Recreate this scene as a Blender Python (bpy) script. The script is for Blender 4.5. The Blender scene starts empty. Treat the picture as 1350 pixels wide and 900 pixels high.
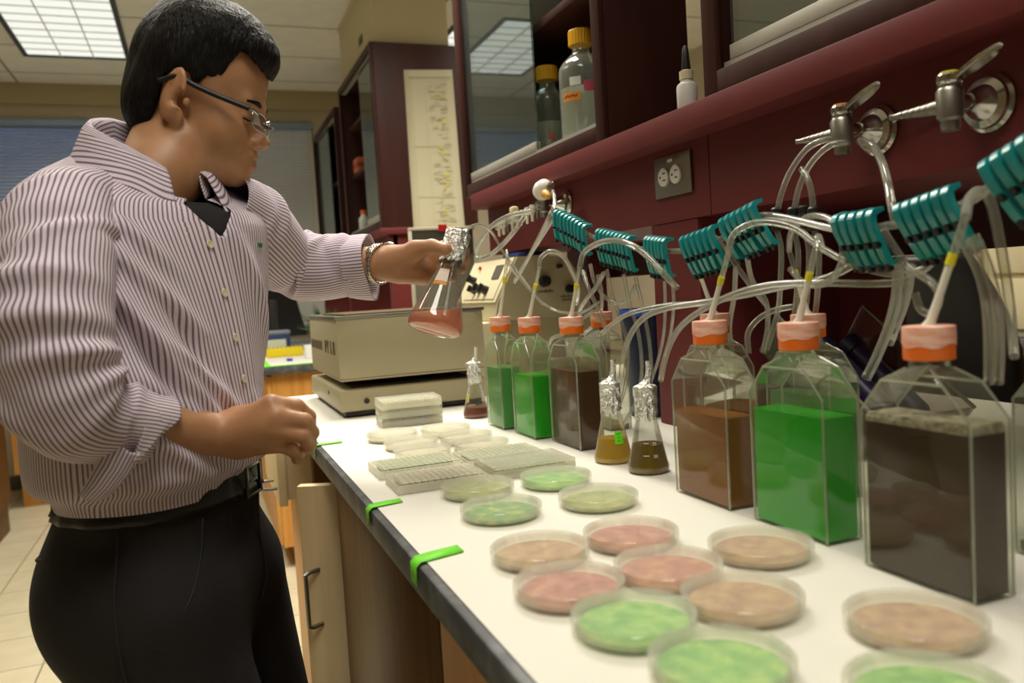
import bpy, bmesh, math, random
import numpy as np
from mathutils import Vector, Matrix, Euler
random.seed(7)
rng = np.random.default_rng(7)
scene = bpy.context.scene
COL = scene.collection
PI = math.pi

# ------------------------------------------------------------------ camera
FPX, CAM_H = 1080.0, 1.18
_y = Vector((-415, 42, 1080)).normalized()
_z = Vector((-0.06, 1.0, 0.0)); _z.z = -(_y.x*_z.x + _y.y*_z.y)/_y.z; _z.normalize()
_x = _z.cross(_y); _x.normalize()
if _x.x < 0: _x = -_x
RW = Matrix((_x, _y, _z))                     # rows: world axes seen in (right, up, forward)
CAM = Vector((0, 0, CAM_H))
cam_right, cam_up, cam_fwd = RW.col[0], RW.col[1], RW.col[2]
cd = bpy.data.cameras.new('camera'); cam = bpy.data.objects.new('camera', cd); COL.objects.link(cam)
cd.sensor_width = 36.0; cd.lens = 36.0*FPX/1350.0
cd.clip_start = 0.02; cd.clip_end = 100
M3 = Matrix((cam_right, cam_up, -cam_fwd)).transposed()
cam.matrix_world = Matrix.Translation(CAM) @ M3.to_4x4()
cd.dof.use_dof = True; cd.dof.focus_distance = 1.25; cd.dof.aperture_fstop = 5.0
scene.camera = cam
scene.view_settings.view_transform = 'Standard'
scene.view_settings.look = 'None'
scene.view_settings.gamma = 1.0
scene.view_settings.exposure = 0.14
scene.view_settings.use_curve_mapping = False
scene.cycles.transparent_max_bounces = 40
scene.cycles.max_bounces = 8

LIGHT_WARM = (1.0, 0.945, 0.82)
LIGHT_POWER = 19.5
w = bpy.data.worlds.new('world'); scene.world = w; w.use_nodes = True
w.node_tree.nodes['Background'].inputs[0].default_value = (0.16, 0.26, 0.48, 1)   # dusk sky outside
w.node_tree.nodes['Background'].inputs[1].default_value = 0.42

def ray(px, py): return RW @ Vector((px-675.0, 450.0-py, FPX))
def at(px, py, d): return CAM + ray(px, py)*(d/FPX)                 # d metres in front of the lens plane
def onz(px, py, z): r = ray(px, py); return CAM + r*((z-CAM_H)/r.z)
def ony(px, py, y): r = ray(px, py); return CAM + r*(y/r.y)
def onx(px, py, x): r = ray(px, py); return CAM + r*(x/r.x)

# ------------------------------------------------------------------ materials
def lin(c):
    return tuple(((v/255)/12.92 if v/255 <= 0.04045 else ((v/255+0.055)/1.055)**2.4) for v in c) + (1.0,)
MATS = {}
def mat(name, rgb, rough=0.5, metal=0.0, noise=None, bump=None, spec=0.5, coat=0.0, trans=0.0, sss=0.0, emit=None, coords='Object'):
    """noise=(rgb2, scale, stretch xyz, lo, hi)   bump=(scale, strength, stretch)"""
    if name in MATS: return MATS[name]
    m = bpy.data.materials.new(name); m.use_nodes = True; nt = m.node_tree; p = nt.nodes['Principled BSDF']
    p.inputs['Base Color'].default_value = lin(rgb); p.inputs['Roughness'].default_value = rough
    p.inputs['Metallic'].default_value = metal; p.inputs['Specular IOR Level'].default_value = spec
    p.inputs['Coat Weight'].default_value = coat; p.inputs['Transmission Weight'].default_value = trans
    if sss: p.inputs['Subsurface Weight'].default_value = sss; p.inputs['Subsurface Radius'].default_value = (0.012, 0.005, 0.003); p.inputs['Subsurface Scale'].default_value = 0.6
    if emit: p.inputs['Emission Color'].default_value = lin(emit[0]); p.inputs['Emission Strength'].default_value = emit[1]
    tc = nt.nodes.new('ShaderNodeTexCoord')
    def nz(scale, st, det=4):
        mp = nt.nodes.new('ShaderNodeMapping'); mp.inputs['Scale'].default_value = st
        nt.links.new(tc.outputs[coords], mp.inputs['Vector'])
        n = nt.nodes.new('ShaderNodeTexNoise'); n.inputs['Scale'].default_value = scale; n.inputs['Detail'].default_value = det
        nt.links.new(mp.outputs[0], n.inputs['Vector']); return n
    if noise:
        n = nz(noise[1], noise[2]); r = nt.nodes.new('ShaderNodeValToRGB')
        r.color_ramp.elements[0].position = noise[3]; r.color_ramp.elements[1].position = noise[4]
        r.color_ramp.elements[0].color = lin(rgb); r.color_ramp.elements[1].color = lin(noise[0])
        nt.links.new(n.outputs['Fac'], r.inputs[0]); nt.links.new(r.outputs[0], p.inputs['Base Color'])
    if bump:
        n = nz(bump[0], bump[2]); b = nt.nodes.new('ShaderNodeBump'); b.inputs['Strength'].default_value = bump[1]
        b.inputs['Distance'].default_value = 0.01
        nt.links.new(n.outputs['Fac'], b.inputs['Height']); nt.links.new(b.outputs[0], p.inputs['Normal'])
    MATS[name] = m; return m

def clear(name, tint=(255,255,255), haze=0.05, haze_rgb=(235,235,225), refl=0.06, rough=0.06, edge=0.55, ior_blend=0.25):
    """thin-walled clear plastic or glass: see-through, with a surface reflection that grows at the rim, and a little milkiness"""
    if name in MATS: return MATS[name]
    m = bpy.data.materials.new(name); m.use_nodes = True; nt = m.node_tree; N = nt.nodes
    for n in list(N): N.remove(n)
    out = N.new('ShaderNodeOutputMaterial'); tr = N.new('ShaderNodeBsdfTransparent'); tr.inputs[0].default_value = lin(tint)
    df = N.new('ShaderNodeBsdfDiffuse'); df.inputs[0].default_value = lin(haze_rgb)
    tl = N.new('ShaderNodeBsdfTranslucent'); tl.inputs[0].default_value = lin(haze_rgb)
    dm = N.new('ShaderNodeMixShader'); dm.inputs[0].default_value = 0.45
    nt.links.new(df.outputs[0], dm.inputs[1]); nt.links.new(tl.outputs[0], dm.inputs[2])
    gl = N.new('ShaderNodeBsdfGlossy'); gl.inputs['Roughness'].default_value = rough
    lw = N.new('ShaderNodeLayerWeight'); lw.inputs[0].default_value = ior_blend
    hz = N.new('ShaderNodeMath'); hz.operation = 'MULTIPLY_ADD'; hz.inputs[1].default_value = edge*0.5; hz.inputs[2].default_value = haze
    nt.links.new(lw.outputs['Facing'], hz.inputs[0])
    m1 = N.new('ShaderNodeMixShader'); nt.links.new(hz.outputs[0], m1.inputs[0])
    nt.links.new(tr.outputs[0], m1.inputs[1]); nt.links.new(dm.outputs[0], m1.inputs[2])
    fm = N.new('ShaderNodeMath'); fm.operation = 'MULTIPLY_ADD'; fm.inputs[1].default_value = edge; fm.inputs[2].default_value = refl
    nt.links.new(lw.outputs['Fresnel'], fm.inputs[0])
    m2 = N.new('ShaderNodeMixShader'); nt.links.new(fm.outputs[0], m2.inputs[0])
    nt.links.new(m1.outputs[0], m2.inputs[1]); nt.links.new(gl.outputs[0], m2.inputs[2])
    nt.links.new(m2.outputs[0], out.inputs[0]); MATS[name] = m; return m

# ------------------------------------------------------------------ objects and tags
def link(name, me, m=None, parent=None, loc=None, smooth=35):
    o = bpy.data.objects.new(name, me); COL.objects.link(o)
    if m is not None: me.materials.append(m)
    if parent is not None: o.parent = parent
    if loc is not None: o.location = loc
    if smooth:
        me.polygons.foreach_set('use_smooth', [True]*len(me.polygons))
        if smooth < 180: me.set_sharp_from_angle(angle=math.radians(smooth))
    return o
def obj(name, bm, m=None, parent=None, loc=None, smooth=35):
    me = bpy.data.meshes.new(name); bmesh.ops.recalc_face_normals(bm, faces=bm.faces[:]); bm.to_mesh(me); bm.free()
    return link(name, me, m, parent, loc, smooth)
def tag(o, label, cat, group=None, kind=None):
    o['label'] = label; o['category'] = cat
    if group: o['group'] = group
    if kind: o['kind'] = kind
    return o
def thing(name, label, cat, loc=(0,0,0), rz=0.0, group=None):
    o = bpy.data.objects.new(name, None); COL.objects.link(o); o.location = loc; o.rotation_euler = (0,0,rz)
    o.empty_display_size = 0.02
    return tag(o, label, cat, group)
def struct(name, bm, m, smooth=35):
    o = obj(name, bm, m, None, None, smooth); o['kind'] = 'structure'; return o
def copy_tree(o, parent=None):
    c = o.copy(); COL.objects.link(c)
    if parent is not None: c.parent = parent
    for ch in list(o.children): copy_tree(ch, c)
    return c
def relabel(o, label, group=None):
    o['label'] = label
    if group: o['group'] = group
    return o

# ------------------------------------------------------------------ shapes
def BM(): return bmesh.new()
def box(bm, lo, hi, bev=0.0, M=None, seg=2):
    lo, hi = Vector(lo), Vector(hi); c = (lo+hi)/2; s = hi-lo
    T = Matrix.Translation(c) @ Matrix.Diagonal((abs(s.x), abs(s.y), abs(s.z), 1))
    r = bmesh.ops.create_cube(bm, size=1.0, matrix=T); vs = r['verts']
    if bev > 0:
        es = list({e for v in vs for e in v.link_edges})
        rr = bmesh.ops.bevel(bm, geom=es, offset=bev, segments=seg, affect='EDGES', profile=0.5)
        vs = list({v for f in rr['faces'] for v in f.verts} | {v for v in vs if v.is_valid})
    if M is not None: bmesh.ops.transform(bm, matrix=M, verts=vs)
    return vs
def cboxM(bm, c, s, M, bev=0.0):
    return box(bm, (-s[0]/2, -s[1]/2, -s[2]/2), (s[0]/2, s[1]/2, s[2]/2), bev, Matrix.Translation(c) @ M)
def lathe(bm, prof, n=32, M=None, cap0=True, cap1=True):
    rings = []
    for r, z in prof:
        if r < 1e-6: rings.append([bm.verts.new((0,0,z))])
        else: rings.append([bm.verts.new((r*math.cos(2*PI*k/n), r*math.sin(2*PI*k/n), z)) for k in range(n)])
    for a, b in zip(rings, rings[1:]):
        if len(a) == 1 and len(b) == 1: continue
        for k in range(n):
            j = (k+1) % n
            if len(a) == 1: bm.faces.new((a[0], b[j], b[k]))
            elif len(b) == 1: bm.faces.new((a[k], a[j], b[0]))
            else: bm.faces.new((a[k], a[j], b[j], b[k]))
    if cap0 and len(rings[0]) > 1: bm.faces.new(rings[0][::-1])
    if cap1 and len(rings[-1]) > 1: bm.faces.new(rings[-1])
    vs = [v for r in rings for v in r]
    if M is not None: bmesh.ops.transform(bm, matrix=M, verts=vs)
    return vs
def align(a, b):
    """matrix carrying +Z to the direction a->b, origin at a"""
    a, b = Vector(a), Vector(b); q = (b-a).to_track_quat('Z', 'Y')
    return Matrix.Translation(a) @ q.to_matrix().to_4x4()
def cyl(bm, a, b, r, r2=None, n=20):
    L = (Vector(b)-Vector(a)).length
    return lathe(bm, [(r, 0), (r if r2 is None else r2, L)], n, align(a, b))
def spline(pts, per=8):
    P = [Vector(p) for p in pts]
    if len(P) < 3: return [P[0].lerp(P[-1], i/per) for i in range(per+1)]
    out = []
    for i in range(len(P)-1):
        p0 = P[i-1] if i else P[0]*2-P[1]; p1, p2 = P[i], P[i+1]; p3 = P[i+2] if i+2 < len(P) else P[-1]*2-P[-2]
        for k in range(per):
            t = k/per
            out.append(0.5*((2*p1)+(p2-p0)*t+(2*p0-5*p1+4*p2-p3)*t*t+(3*p1-p0-3*p2+p3)*t**3))
    out.append(P[-1]); return out
def tube(bm, pts, r, n=10, caps=True):
    """r: number or per-point list"""
    P = [Vector(p) for p in pts]; R = r if isinstance(r, (list, tuple)) else [r]*len(P)
    t0 = (P[1]-P[0]).normalized(); nrm = t0.orthogonal().normalized(); rings = []
    for i, p in enumerate(P):
        t = ((P[min(i+1, len(P)-1)]-P[max(i-1, 0)])).normalized()
        nrm = (nrm - t*nrm.dot(t)); nrm.normalize(); bn = t.cross(nrm)
        rings.append([bm.verts.new(p + (nrm*math.cos(2*PI*k/n)+bn*math.sin(2*PI*k/n))*R[i]) for k in range(n)])
    for a, b in zip(rings, rings[1:]):
        for k in range(n):
            j = (k+1) % n; bm.faces.new((a[k], a[j], b[j], b[k]))
    if caps: bm.faces.new(rings[0][::-1]); bm.faces.new(rings[-1])
    return [v for r_ in rings for v in r_]
def prism(bm, poly, axis, a, b):
    """extrude a 2-D outline along axis 'x','y' or 'z' from a to b"""
    def P(u, v, t): return {'x': (t, u, v), 'y': (u, t, v), 'z': (u, v, t)}[axis]
    A = [bm.verts.new(P(u, v, a)) for u, v in poly]; B = [bm.verts.new(P(u, v, b)) for u, v in poly]; n = len(poly)
    for k in range(n): bm.faces.new((A[k], A[(k+1) % n], B[(k+1) % n], B[k]))
    bm.faces.new(A[::-1]); bm.faces.new(B); return A+B
def text_obj(name, s, size, m, parent, M, ext=0.0003, align_x='LEFT', space=1.0):
    cu = bpy.data.curves.new(name, 'FONT'); cu.body = s; cu.size = size; cu.extrude = ext; cu.align_x = align_x; cu.space_character = space
    t = bpy.data.objects.new('tmp', cu); COL.objects.link(t)
    dg = bpy.context.evaluated_depsgraph_get(); dg.update(); me = bpy.data.meshes.new_from_object(t.evaluated_get(dg)); bpy.data.objects.remove(t)
    me.transform(M); me.materials.clear()
    return link(name, me, m, parent, None, 0)
def axes(o, ex, ey, ez):
    m = Matrix((Vector(ex), Vector(ey), Vector(ez))).transposed().to_4x4(); m.translation = Vector(o); return m
# ================================================================== SETTING
BZ = 0.914
m_wall = mat('wall_paint', (196,186,164), 0.9, bump=(60, 0.05, (1,1,1)))
m_ceil = mat('ceiling_tile', (222,218,204), 0.95)
def tile_material(name, base, line, sx, sy, lw, ox=0, oy=0, rough=0.5, rgb2=None):
    m = bpy.data.materials.new(name); m.use_nodes = True; nt = m.node_tree; p = nt.nodes['Principled BSDF']; p.inputs['Roughness'].default_value = rough
    geo = nt.nodes.new('ShaderNodeNewGeometry'); sep = nt.nodes.new('ShaderNodeSeparateXYZ'); nt.links.new(geo.outputs['Position'], sep.inputs[0])
    def line_mask(out, s, o):
        a = nt.nodes.new('ShaderNodeMath'); a.operation = 'ADD'; a.inputs[1].default_value = 100*s - o; nt.links.new(out, a.inputs[0])
        d = nt.nodes.new('ShaderNodeMath'); d.operation = 'MODULO'; d.inputs[1].default_value = s; nt.links.new(a.outputs[0], d.inputs[0])
        l = nt.nodes.new('ShaderNodeMath'); l.operation = 'LESS_THAN'; l.inputs[1].default_value = lw; nt.links.new(d.outputs[0], l.inputs[0]); return l.outputs[0]
    mx = nt.nodes.new('ShaderNodeMath'); mx.operation = 'MAXIMUM'
    nt.links.new(line_mask(sep.outputs[0], sx, ox), mx.inputs[0]); nt.links.new(line_mask(sep.outputs[1], sy, oy), mx.inputs[1])
    n = nt.nodes.new('ShaderNodeTexNoise'); n.inputs['Scale'].default_value = 9; n.inputs['Detail'].default_value = 6; nt.links.new(geo.outputs['Position'], n.inputs['Vector'])
    r = nt.nodes.new('ShaderNodeValToRGB'); r.color_ramp.elements[0].color = lin(base); r.color_ramp.elements[1].color = lin(rgb2 or base)
    r.color_ramp.elements[0].position = .35; r.color_ramp.elements[1].position = .65; nt.links.new(n.outputs['Fac'], r.inputs[0])
    mix = nt.nodes.new('ShaderNodeMixRGB'); nt.links.new(mx.outputs[0], mix.inputs[0]); nt.links.new(r.outputs[0], mix.inputs[1]); mix.inputs[2].default_value = lin(line)
    nt.links.new(mix.outputs[0], p.inputs['Base Color']); return m
m_floor = tile_material('floor_tile', (206,196,166), (120,110,88), 0.305, 0.305, 0.005, 0.02, 0.11, 0.35, (196,186,156))
m_ceiltile = tile_material('ceiling_grid', (244,243,238), (150,146,132), 1.22, 0.61, 0.016, 0.19, 0.125, 0.95, (238,237,232))
X0, X1, Y0, Y1, ZC = -3.2, 3.4, -2.6, 6.55, 2.80
b = BM(); box(b, (X0-.2, Y0-.2, -.1), (X1+.2, Y1+.4, 0)); struct('floor', b, m_floor)
b = BM(); box(b, (X0-.2, Y0-.2, ZC), (X1+.2, Y1+.4, ZC+.1)); struct('ceiling', b, m_ceiltile)
b = BM(); box(b, (X0-.1, Y0, 0), (X0, Y1, ZC)); struct('wall_left', b, m_wall)
b = BM(); box(b, (X1, Y0, 0), (X1+.1, Y1, ZC)); struct('wall_right', b, m_wall)
b = BM(); box(b, (X0, Y0-.1, 0), (X1, Y0, ZC)); struct('wall_front', b, m_wall)
# back wall with two window openings
WIN = [(-2.57, -0.60), (-0.37, 0.945)]; WZ0, WZ1 = 1.0, 2.56
b = BM(); xs = [X0-.1] + [v for wn in WIN for v in wn] + [X1+.1]
for k in range(0, len(xs), 2): box(b, (xs[k], Y1, 0), (xs[k+1], Y1+.14, ZC))
for a_, c_ in WIN: box(b, (a_, Y1, 0), (c_, Y1+.14, WZ0)); box(b, (a_, Y1, WZ1), (c_, Y1+.14, ZC))
struct('wall_back', b, m_wall)
b = BM(); box(b, (X0, Y1-.06, 2.66), (X1, Y1, 2.80), .004); struct('trim_1', b, mat('valance_paint', (178,165,130), 0.85))
m_base = mat('base_vinyl', (92,90,84), 0.6)
b = BM(); box(b, (X0, Y1-.012, 0), (X1, Y1, .10), .003); struct('baseboard_back', b, m_base)
b = BM(); box(b, (X0, Y0, 0), (X0+.012, Y1-.02, .10), .003); struct('baseboard_left', b, m_base)
m_frame = mat('window_metal', (150,170,196), 0.35, 0.3)
m_pane = clear('window_glass', (235,242,250), 0.0, refl=0.05)
m_slat = mat('blind_slat', (238,238,226), 0.55)
for k, (a_, c_) in enumerate(WIN):
    b = BM(); y0, y1 = Y1+.05, Y1+.10; fw = .045
    box(b, (a_, y0, WZ0), (a_+fw, y1, WZ1), .003); box(b, (c_-fw, y0, WZ0), (c_, y1, WZ1), .003)
    box(b, (a_+fw, y0, WZ0), (c_-fw, y1, WZ0+fw), .003); box(b, (a_+fw, y0, WZ1-fw), (c_-fw, y1, WZ1), .003)
    fo = struct('window_%d' % (k+1), b, m_frame)
    b = BM(); box(b, (a_+fw, y0+.02, WZ0+fw), (c_-fw, y0+.026, WZ1-fw)); obj('window_pane', b, m_pane, fo)
    b = BM(); box(b, (a_-.02, Y1-.03, WZ0-.03), (c_+.02, Y1+.05, WZ0), .004); obj('window_sill', b, m_frame, fo)
    # venetian blind
    t = thing('window_blind', ['grey venetian blind with tilted open slats, bluish dusk light behind the man', 'closed grey venetian blind right of the man\'s face'][k], 'blind', ((a_+c_)/2, Y1-.005, WZ1), 0)
    hw = (c_-a_)/2-.006; b = BM(); box(b, (-hw, -.03, -.045), (hw, .02, 0), .003); obj('head_rail', b, mat('blind_rail', (150,172,205), 0.35, .2), t)
    b = BM(); n = 61; ang = [0.62, 1.12][k]
    for i in range(n):
        z = -.06-i*.0252; M = Matrix.Translation((0, 0, z)) @ Matrix.Rotation(ang, 4, 'X')
        box(b, (-hw+.004, -.0135, -.0006), (hw-.004, .0135, .0006), 0, M)
    obj('slats', b, m_slat, t, None, 0)
    for s in (-.75, -.25, .25, .75):
        b = BM(); cyl(b, (s*hw, -.014, -1.52), (s*hw, -.014, -.03), .0012, n=6); obj('ladder_cord', b, mat('cord_white', (205,205,198), .8), t)
    b = BM(); box(b, (-hw, -.02, -1.552), (hw, .012, -1.534), .003); obj('bottom_rail', b, m_slat, t)
# ------------------------------------------------------------------ ceiling lights: parabolic troffers
m_lampwhite = mat('troffer_reflector', (240,240,236), 0.4)
m_tframe = mat('troffer_frame', (58,66,78), 0.5)
m_glow = bpy.data.materials.new('lamp_glow'); m_glow.use_nodes = True
nt = m_glow.node_tree; [nt.nodes.remove(n) for n in list(nt.nodes)]
e_ = nt.nodes.new('ShaderNodeEmission'); e_.inputs[0].default_value = lin((250,250,238)); e_.inputs[1].default_value = 0.92
o_ = nt.nodes.new('ShaderNodeOutputMaterial'); nt.links.new(e_.outputs[0], o_.inputs[0])
def troffer(x, y, label, power):
    t = thing('ceiling_light', label, 'light', (x, y, ZC), 0, 'fluorescent ceiling lights')
    W, L = .60, 1.20; f = .028; z0 = -.012; b = BM()
    box(b, (-W/2, -L/2, z0), (-W/2+f, L/2, 0), .002); box(b, (W/2-f, -L/2, z0), (W/2, L/2, 0), .002)
    box(b, (-W/2+f, -L/2, z0), (W/2-f, -L/2+f, 0), .002); box(b, (-W/2+f, L/2-f, z0), (W/2-f, L/2, 0), .002)
    obj('frame', b, m_tframe, t)
    b = BM(); box(b, (-W/2+f, -L/2+f, -.003), (W/2-f, L/2-f, -.0005)); obj('lamp_panel', b, m_glow, t)
    b = BM()
    for i in range(1, 3): xx = -W/2+f+(W-2*f)*i/3; box(b, (xx-.003, -L/2+f, -.013), (xx+.003, L/2-f, -.003))
    for i in range(1, 9): yy = -L/2+f+(L-2*f)*i/9; box(b, (-W/2+f, yy-.002, -.011), (W/2-f, yy+.002, -.003))
    obj('louvre', b, m_lampwhite, t, None, 0)
    ld = bpy.data.lights.new('lamp_light', 'AREA'); ld.shape = 'RECTANGLE'; ld.size = W-2*f; ld.size_y = L-2*f
    ld.energy = power; ld.color = LIGHT_WARM; ld.spread = math.radians(125)
    lo = bpy.data.objects.new('lamp_light', ld); COL.objects.link(lo); lo.parent = t; lo.location = (0, 0, -.016)
_a = onz(42, 75, ZC); _b = onz(163, 75, ZC); LX = (_a.x+_b.x)/2; LY = (_a.y+_b.y)/2-.6
troffer(LX, LY, 'fluorescent ceiling light with louvred panels above the man, at top left', LIGHT_POWER)
troffer(LX+2.44, LY, 'fluorescent ceiling light over the far aisle, beyond the wall cabinets', LIGHT_POWER)
troffer(LX, LY-2.44, 'fluorescent ceiling light behind the man, out of the frame', LIGHT_POWER)
troffer(LX+1.22, LY-2.95, 'fluorescent ceiling light straight above the white bench', LIGHT_POWER*1.7)
troffer(LX+2.44, LY-2.44, 'fluorescent ceiling light beyond the maroon panel, out of the frame', LIGHT_POWER)
troffer(LX+.6, LY-5.0, 'fluorescent ceiling light behind the camera', LIGHT_POWER*.6)
# ================================================================== BENCHES, CABINETS, SERVICE PANEL
m_black = mat('bench_edge', (70,72,74), 0.45, noise=((112,114,116), 30, (1,1,1), .45, .7))
m_paper = mat('bench_paper', (224,221,210), 0.7, bump=(14, .05, (1,1,1)))
m_oak = mat('brown_wood', (92,62,24), 0.5, noise=((116,80,34), 6, (6,6,.35), .35, .7))
m_orange = mat('orange_oak', (196,134,58), 0.45, noise=((214,156,80), 6, (6,6,.35), .35, .7))
m_pale = mat('pale_birch', (244,222,178), 0.5, noise=((232,202,150), 5, (5,5,.3), .4, .7))
m_dark = mat('cabinet_brown', (58,29,24), 0.48, noise=((68,35,29), 7, (4,4,.3), .4, .7), spec=.28)
m_maroon = mat('maroon_panel', (106,42,42), 0.5, noise=((100,39,39), 5, (1,1,1), .4, .7), spec=.28)
m_inside = mat('cabinet_inside', (48,26,22), 0.6)
m_chrome = mat('chrome', (205,203,196), 0.18, 1.0)
m_steel = mat('brushed_steel', (150,146,136), 0.35, 0.9)
m_alu = mat('aluminium_track', (196,192,180), 0.4, 0.4)
m_tape = mat('green_tape', (120,226,44), 0.55)
def pull(parent, p, q, out, name='handle', r=.0042):
    """U-shaped pull between p and q standing off along `out`"""
    p, q, out = Vector(p), Vector(q), Vector(out); b = BM(); d = (q-p).normalized(); k = .008
    pts = [p, p+out*.7, p+out+d*k*.4, p+out+d*k*1.6, q+out-d*k*1.6, q+out-d*k*.4, q+out*.7, q]
    tube(b, pts, r, 10); return obj(name, b, m_steel, parent)
BX0, BX1, BY0, BY1 = .185, 1.42, -.60, 2.42
bench_panels = []
def base_unit(name, label, x0, x1, y0, y1, m, group=None, front='x', split=True, pulls=True, z1=.874):
    """one base cabinet with a drawer above a door; fronts face -x"""
    t = thing(name, label, 'cabinet', ((x0+x1)/2, (y0+y1)/2, 0), 0, group); z1 = z1; ox, oy = (x0+x1)/2, (y0+y1)/2
    b = BM(); box(b, (x0-ox, y0-oy, .10), (x1-ox, y1-oy, z1)); box(b, (x0+.06-ox, y0-oy+.002, 0), (x1-ox, y1-oy-.002, .10)); obj('carcass', b, m, t)
    g = .003; b = BM(); box(b, (x0-.019-ox, y0+g-oy, .115), (x0-.0005-ox, y1-g-oy, .70 if split else z1-.006), .002); d = obj('door', b, m, t)
    if pulls: pull(d, (x0-.019-ox, y0-oy+.06, .52), (x0-.019-ox, y0-oy+.06, .62), (-.028, 0, 0))
    if split:
        b = BM(); box(b, (x0-.019-ox, y0+g-oy, .706), (x0-.0005-ox, y1-g-oy, z1-.006), .002); d = obj('drawer', b, m, t)
        if pulls: pull(d, (x0-.019-ox, -.05, .79), (x0-.019-ox, .05, .79), (-.028, 0, 0))
    return t
# ---- the near bench: black slab, white paper over it
b = BM(); box(b, (BX0, BY0, .879), (BX1, BY1, .9125), .004); tag(obj('worktop_slab', b, m_black), 'black bench top with scuffed grey front edge under the white paper', 'worktop')
b = BM()
nx, ny = 24, 60
vs = [[b.verts.new((BX0+.010+(BX1-BX0-.02)*i/nx, BY0+.01+(BY1-BY0-.012)*j/ny, BZ)) for j in range(ny+1)] for i in range(nx+1)]
for i in range(nx):
    for j in range(ny): b.faces.new((vs[i][j], vs[i+1][j], vs[i+1][j+1], vs[i][j+1]))
r_ = bmesh.ops.extrude_face_region(b, geom=b.faces[:]); bmesh.ops.translate(b, verts=[v for v in r_['geom'] if isinstance(v, bmesh.types.BMVert)], vec=(0,0,-.001))
tag(obj('bench_paper', b, m_paper), 'white bench paper covering the bench under the dishes and flasks', 'paper')
for k, (px, py, wd, ln, a, lab) in enumerate([(541,741,.024,.052,.12,'bright green tape strip folded over the bench edge, nearest the camera'), (493,668,.020,.045,.1,'bright green tape strip on the bench edge, middle one of three'), (428,586,.016,.05,.02,'thin green tape strip on the bench edge by the man\'s hand')]):
    c = onz(px, py, BZ); b = BM(); n = 6; prev = None
    path = [(BX0-.0022, BZ-.022), (BX0-.0022, BZ-.003), (BX0+.003, BZ+.0014), (BX0+ln*.5, BZ+.0016), (BX0+ln, BZ+.0012)]
    for i, (x, z) in enumerate(path):
        sk = (x-BX0)*a*2; row = [b.verts.new((x, c.y-wd/2+sk, z)), b.verts.new((x, c.y+wd/2+sk, z))]
        if prev: b.faces.new((prev[0], prev[1], row[1], row[0]))
        prev = row
    o = obj('tape_strip', b, m_tape); so = o.modifiers.new('t', 'SOLIDIFY'); so.thickness = .0006; so.offset = 1
    tag(o, lab, 'tape')
# ---- base cabinets of the near bench
CX = .225
base_unit('base_cabinet', 'orange-brown wood cabinet front at the near end under the bench', CX, 1.40, -.05, .80, m_orange, None, split=False, pulls=False)
base_unit('base_cabinet', 'dark brown wood cabinet front under the white bench beside the open drawer', CX, 1.40, .803, 1.47, m_oak, None, split=False, pulls=False)
t = thing('base_cabinet', 'bench cabinet with a tall pale wood door standing ajar beside the man', 'cabinet', (.8, 1.72, 0)); ox, oy = .8, 1.72
b = BM(); y0, y1 = 1.475, 1.97
box(b, (CX+.35-ox, y0-oy, .10), (1.40-ox, y1-oy, .874)); box(b, (CX+.06-ox, y0-oy+.002, 0), (1.40-ox, y1-oy-.002, .099))
box(b, (CX-ox, y0-oy, .10), (CX+.35-ox, y0+.018-oy, .874)); box(b, (CX-ox, y1-.018-oy, .10), (CX+.35-ox, y1-oy, .874))
box(b, (CX-ox, y0+.018-oy, .10), (CX+.35-ox, y1-.018-oy, .118)); box(b, (CX-ox, y0+.018-oy, .856), (CX+.35-ox, y1-.018-oy, .874)); obj('carcass', b, m_oak, t)
hin = Vector((CX-.004-ox, y0+.014-oy, 0)); Ld = .078; ang = math.radians(66); dx, dy = -math.sin(ang), math.cos(ang)
Md = axes(hin, (dx, dy, 0), (-dy, dx, 0), (0, 0, 1))
b = BM(); box(b, (0, 0, .115), (Ld, .022, .853), .002, Md); d = obj('door', b, m_pale, t); d['label'] = 'pale birch door standing ajar'
nrm = (Md.to_3x3() @ Vector((0, 1, 0))); u0 = Ld*.62
pull(d, Md @ Vector((u0, .022, .60)), Md @ Vector((u0, .022, .70)), nrm*.022-Vector((dx, dy, 0))*-.018)
t = thing('base_cabinet', 'bench cabinet at the far end with its pale drawer pulled out', 'cabinet', (.8, 2.19, 0)); ox, oy = .8, 2.19; y0, y1 = 1.975, 2.40
b = BM(); box(b, (CX-ox, y0-oy, .10), (1.40-ox, y1-oy, .70)); box(b, (CX+.35-ox, y0-oy, .7001), (1.40-ox, y1-oy, .874)); box(b, (CX-ox, y0-oy, .7001), (CX+.35-ox, y0+.018-oy, .874)); box(b, (CX-ox, y1-.018-oy, .7001), (CX+.35-ox, y1-oy, .874)); box(b, (CX+.06-ox, y0-oy+.002, 0), (1.40-ox, y1-oy-.002, .099)); obj('carcass', b, m_oak, t)
b = BM(); box(b, (CX-.019-ox, y0-oy+.003, .115), (CX-.0005-ox, y1-oy-.003, .695), .002); obj('door', b, m_orange, t)
DX = .145; b = BM(); box(b, (DX-ox, y0+.004-oy, .705), (DX+.02-ox, y1-.004-oy, .868), .002)
box(b, (DX+.02-ox, y0+.022-oy, .715), (CX+.33-ox, y0+.034-oy, .862)); box(b, (DX+.02-ox, y1-.034-oy, .715), (CX+.33-ox, y1-.022-oy, .862)); box(b, (DX+.02-ox, y0+.034-oy, .715), (CX+.33-ox, y1-.034-oy, .725)); box(b, (CX+.31-ox, y0+.034-oy, .725), (CX+.33-ox, y1-.034-oy, .862))
d = obj('drawer', b, m_pale, t); d['label'] = 'pale birch drawer pulled out'
pull(d, (DX-ox, y0+.03-oy, .745), (DX-ox, y0+.13-oy, .745), (-.03, 0, 0))
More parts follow.
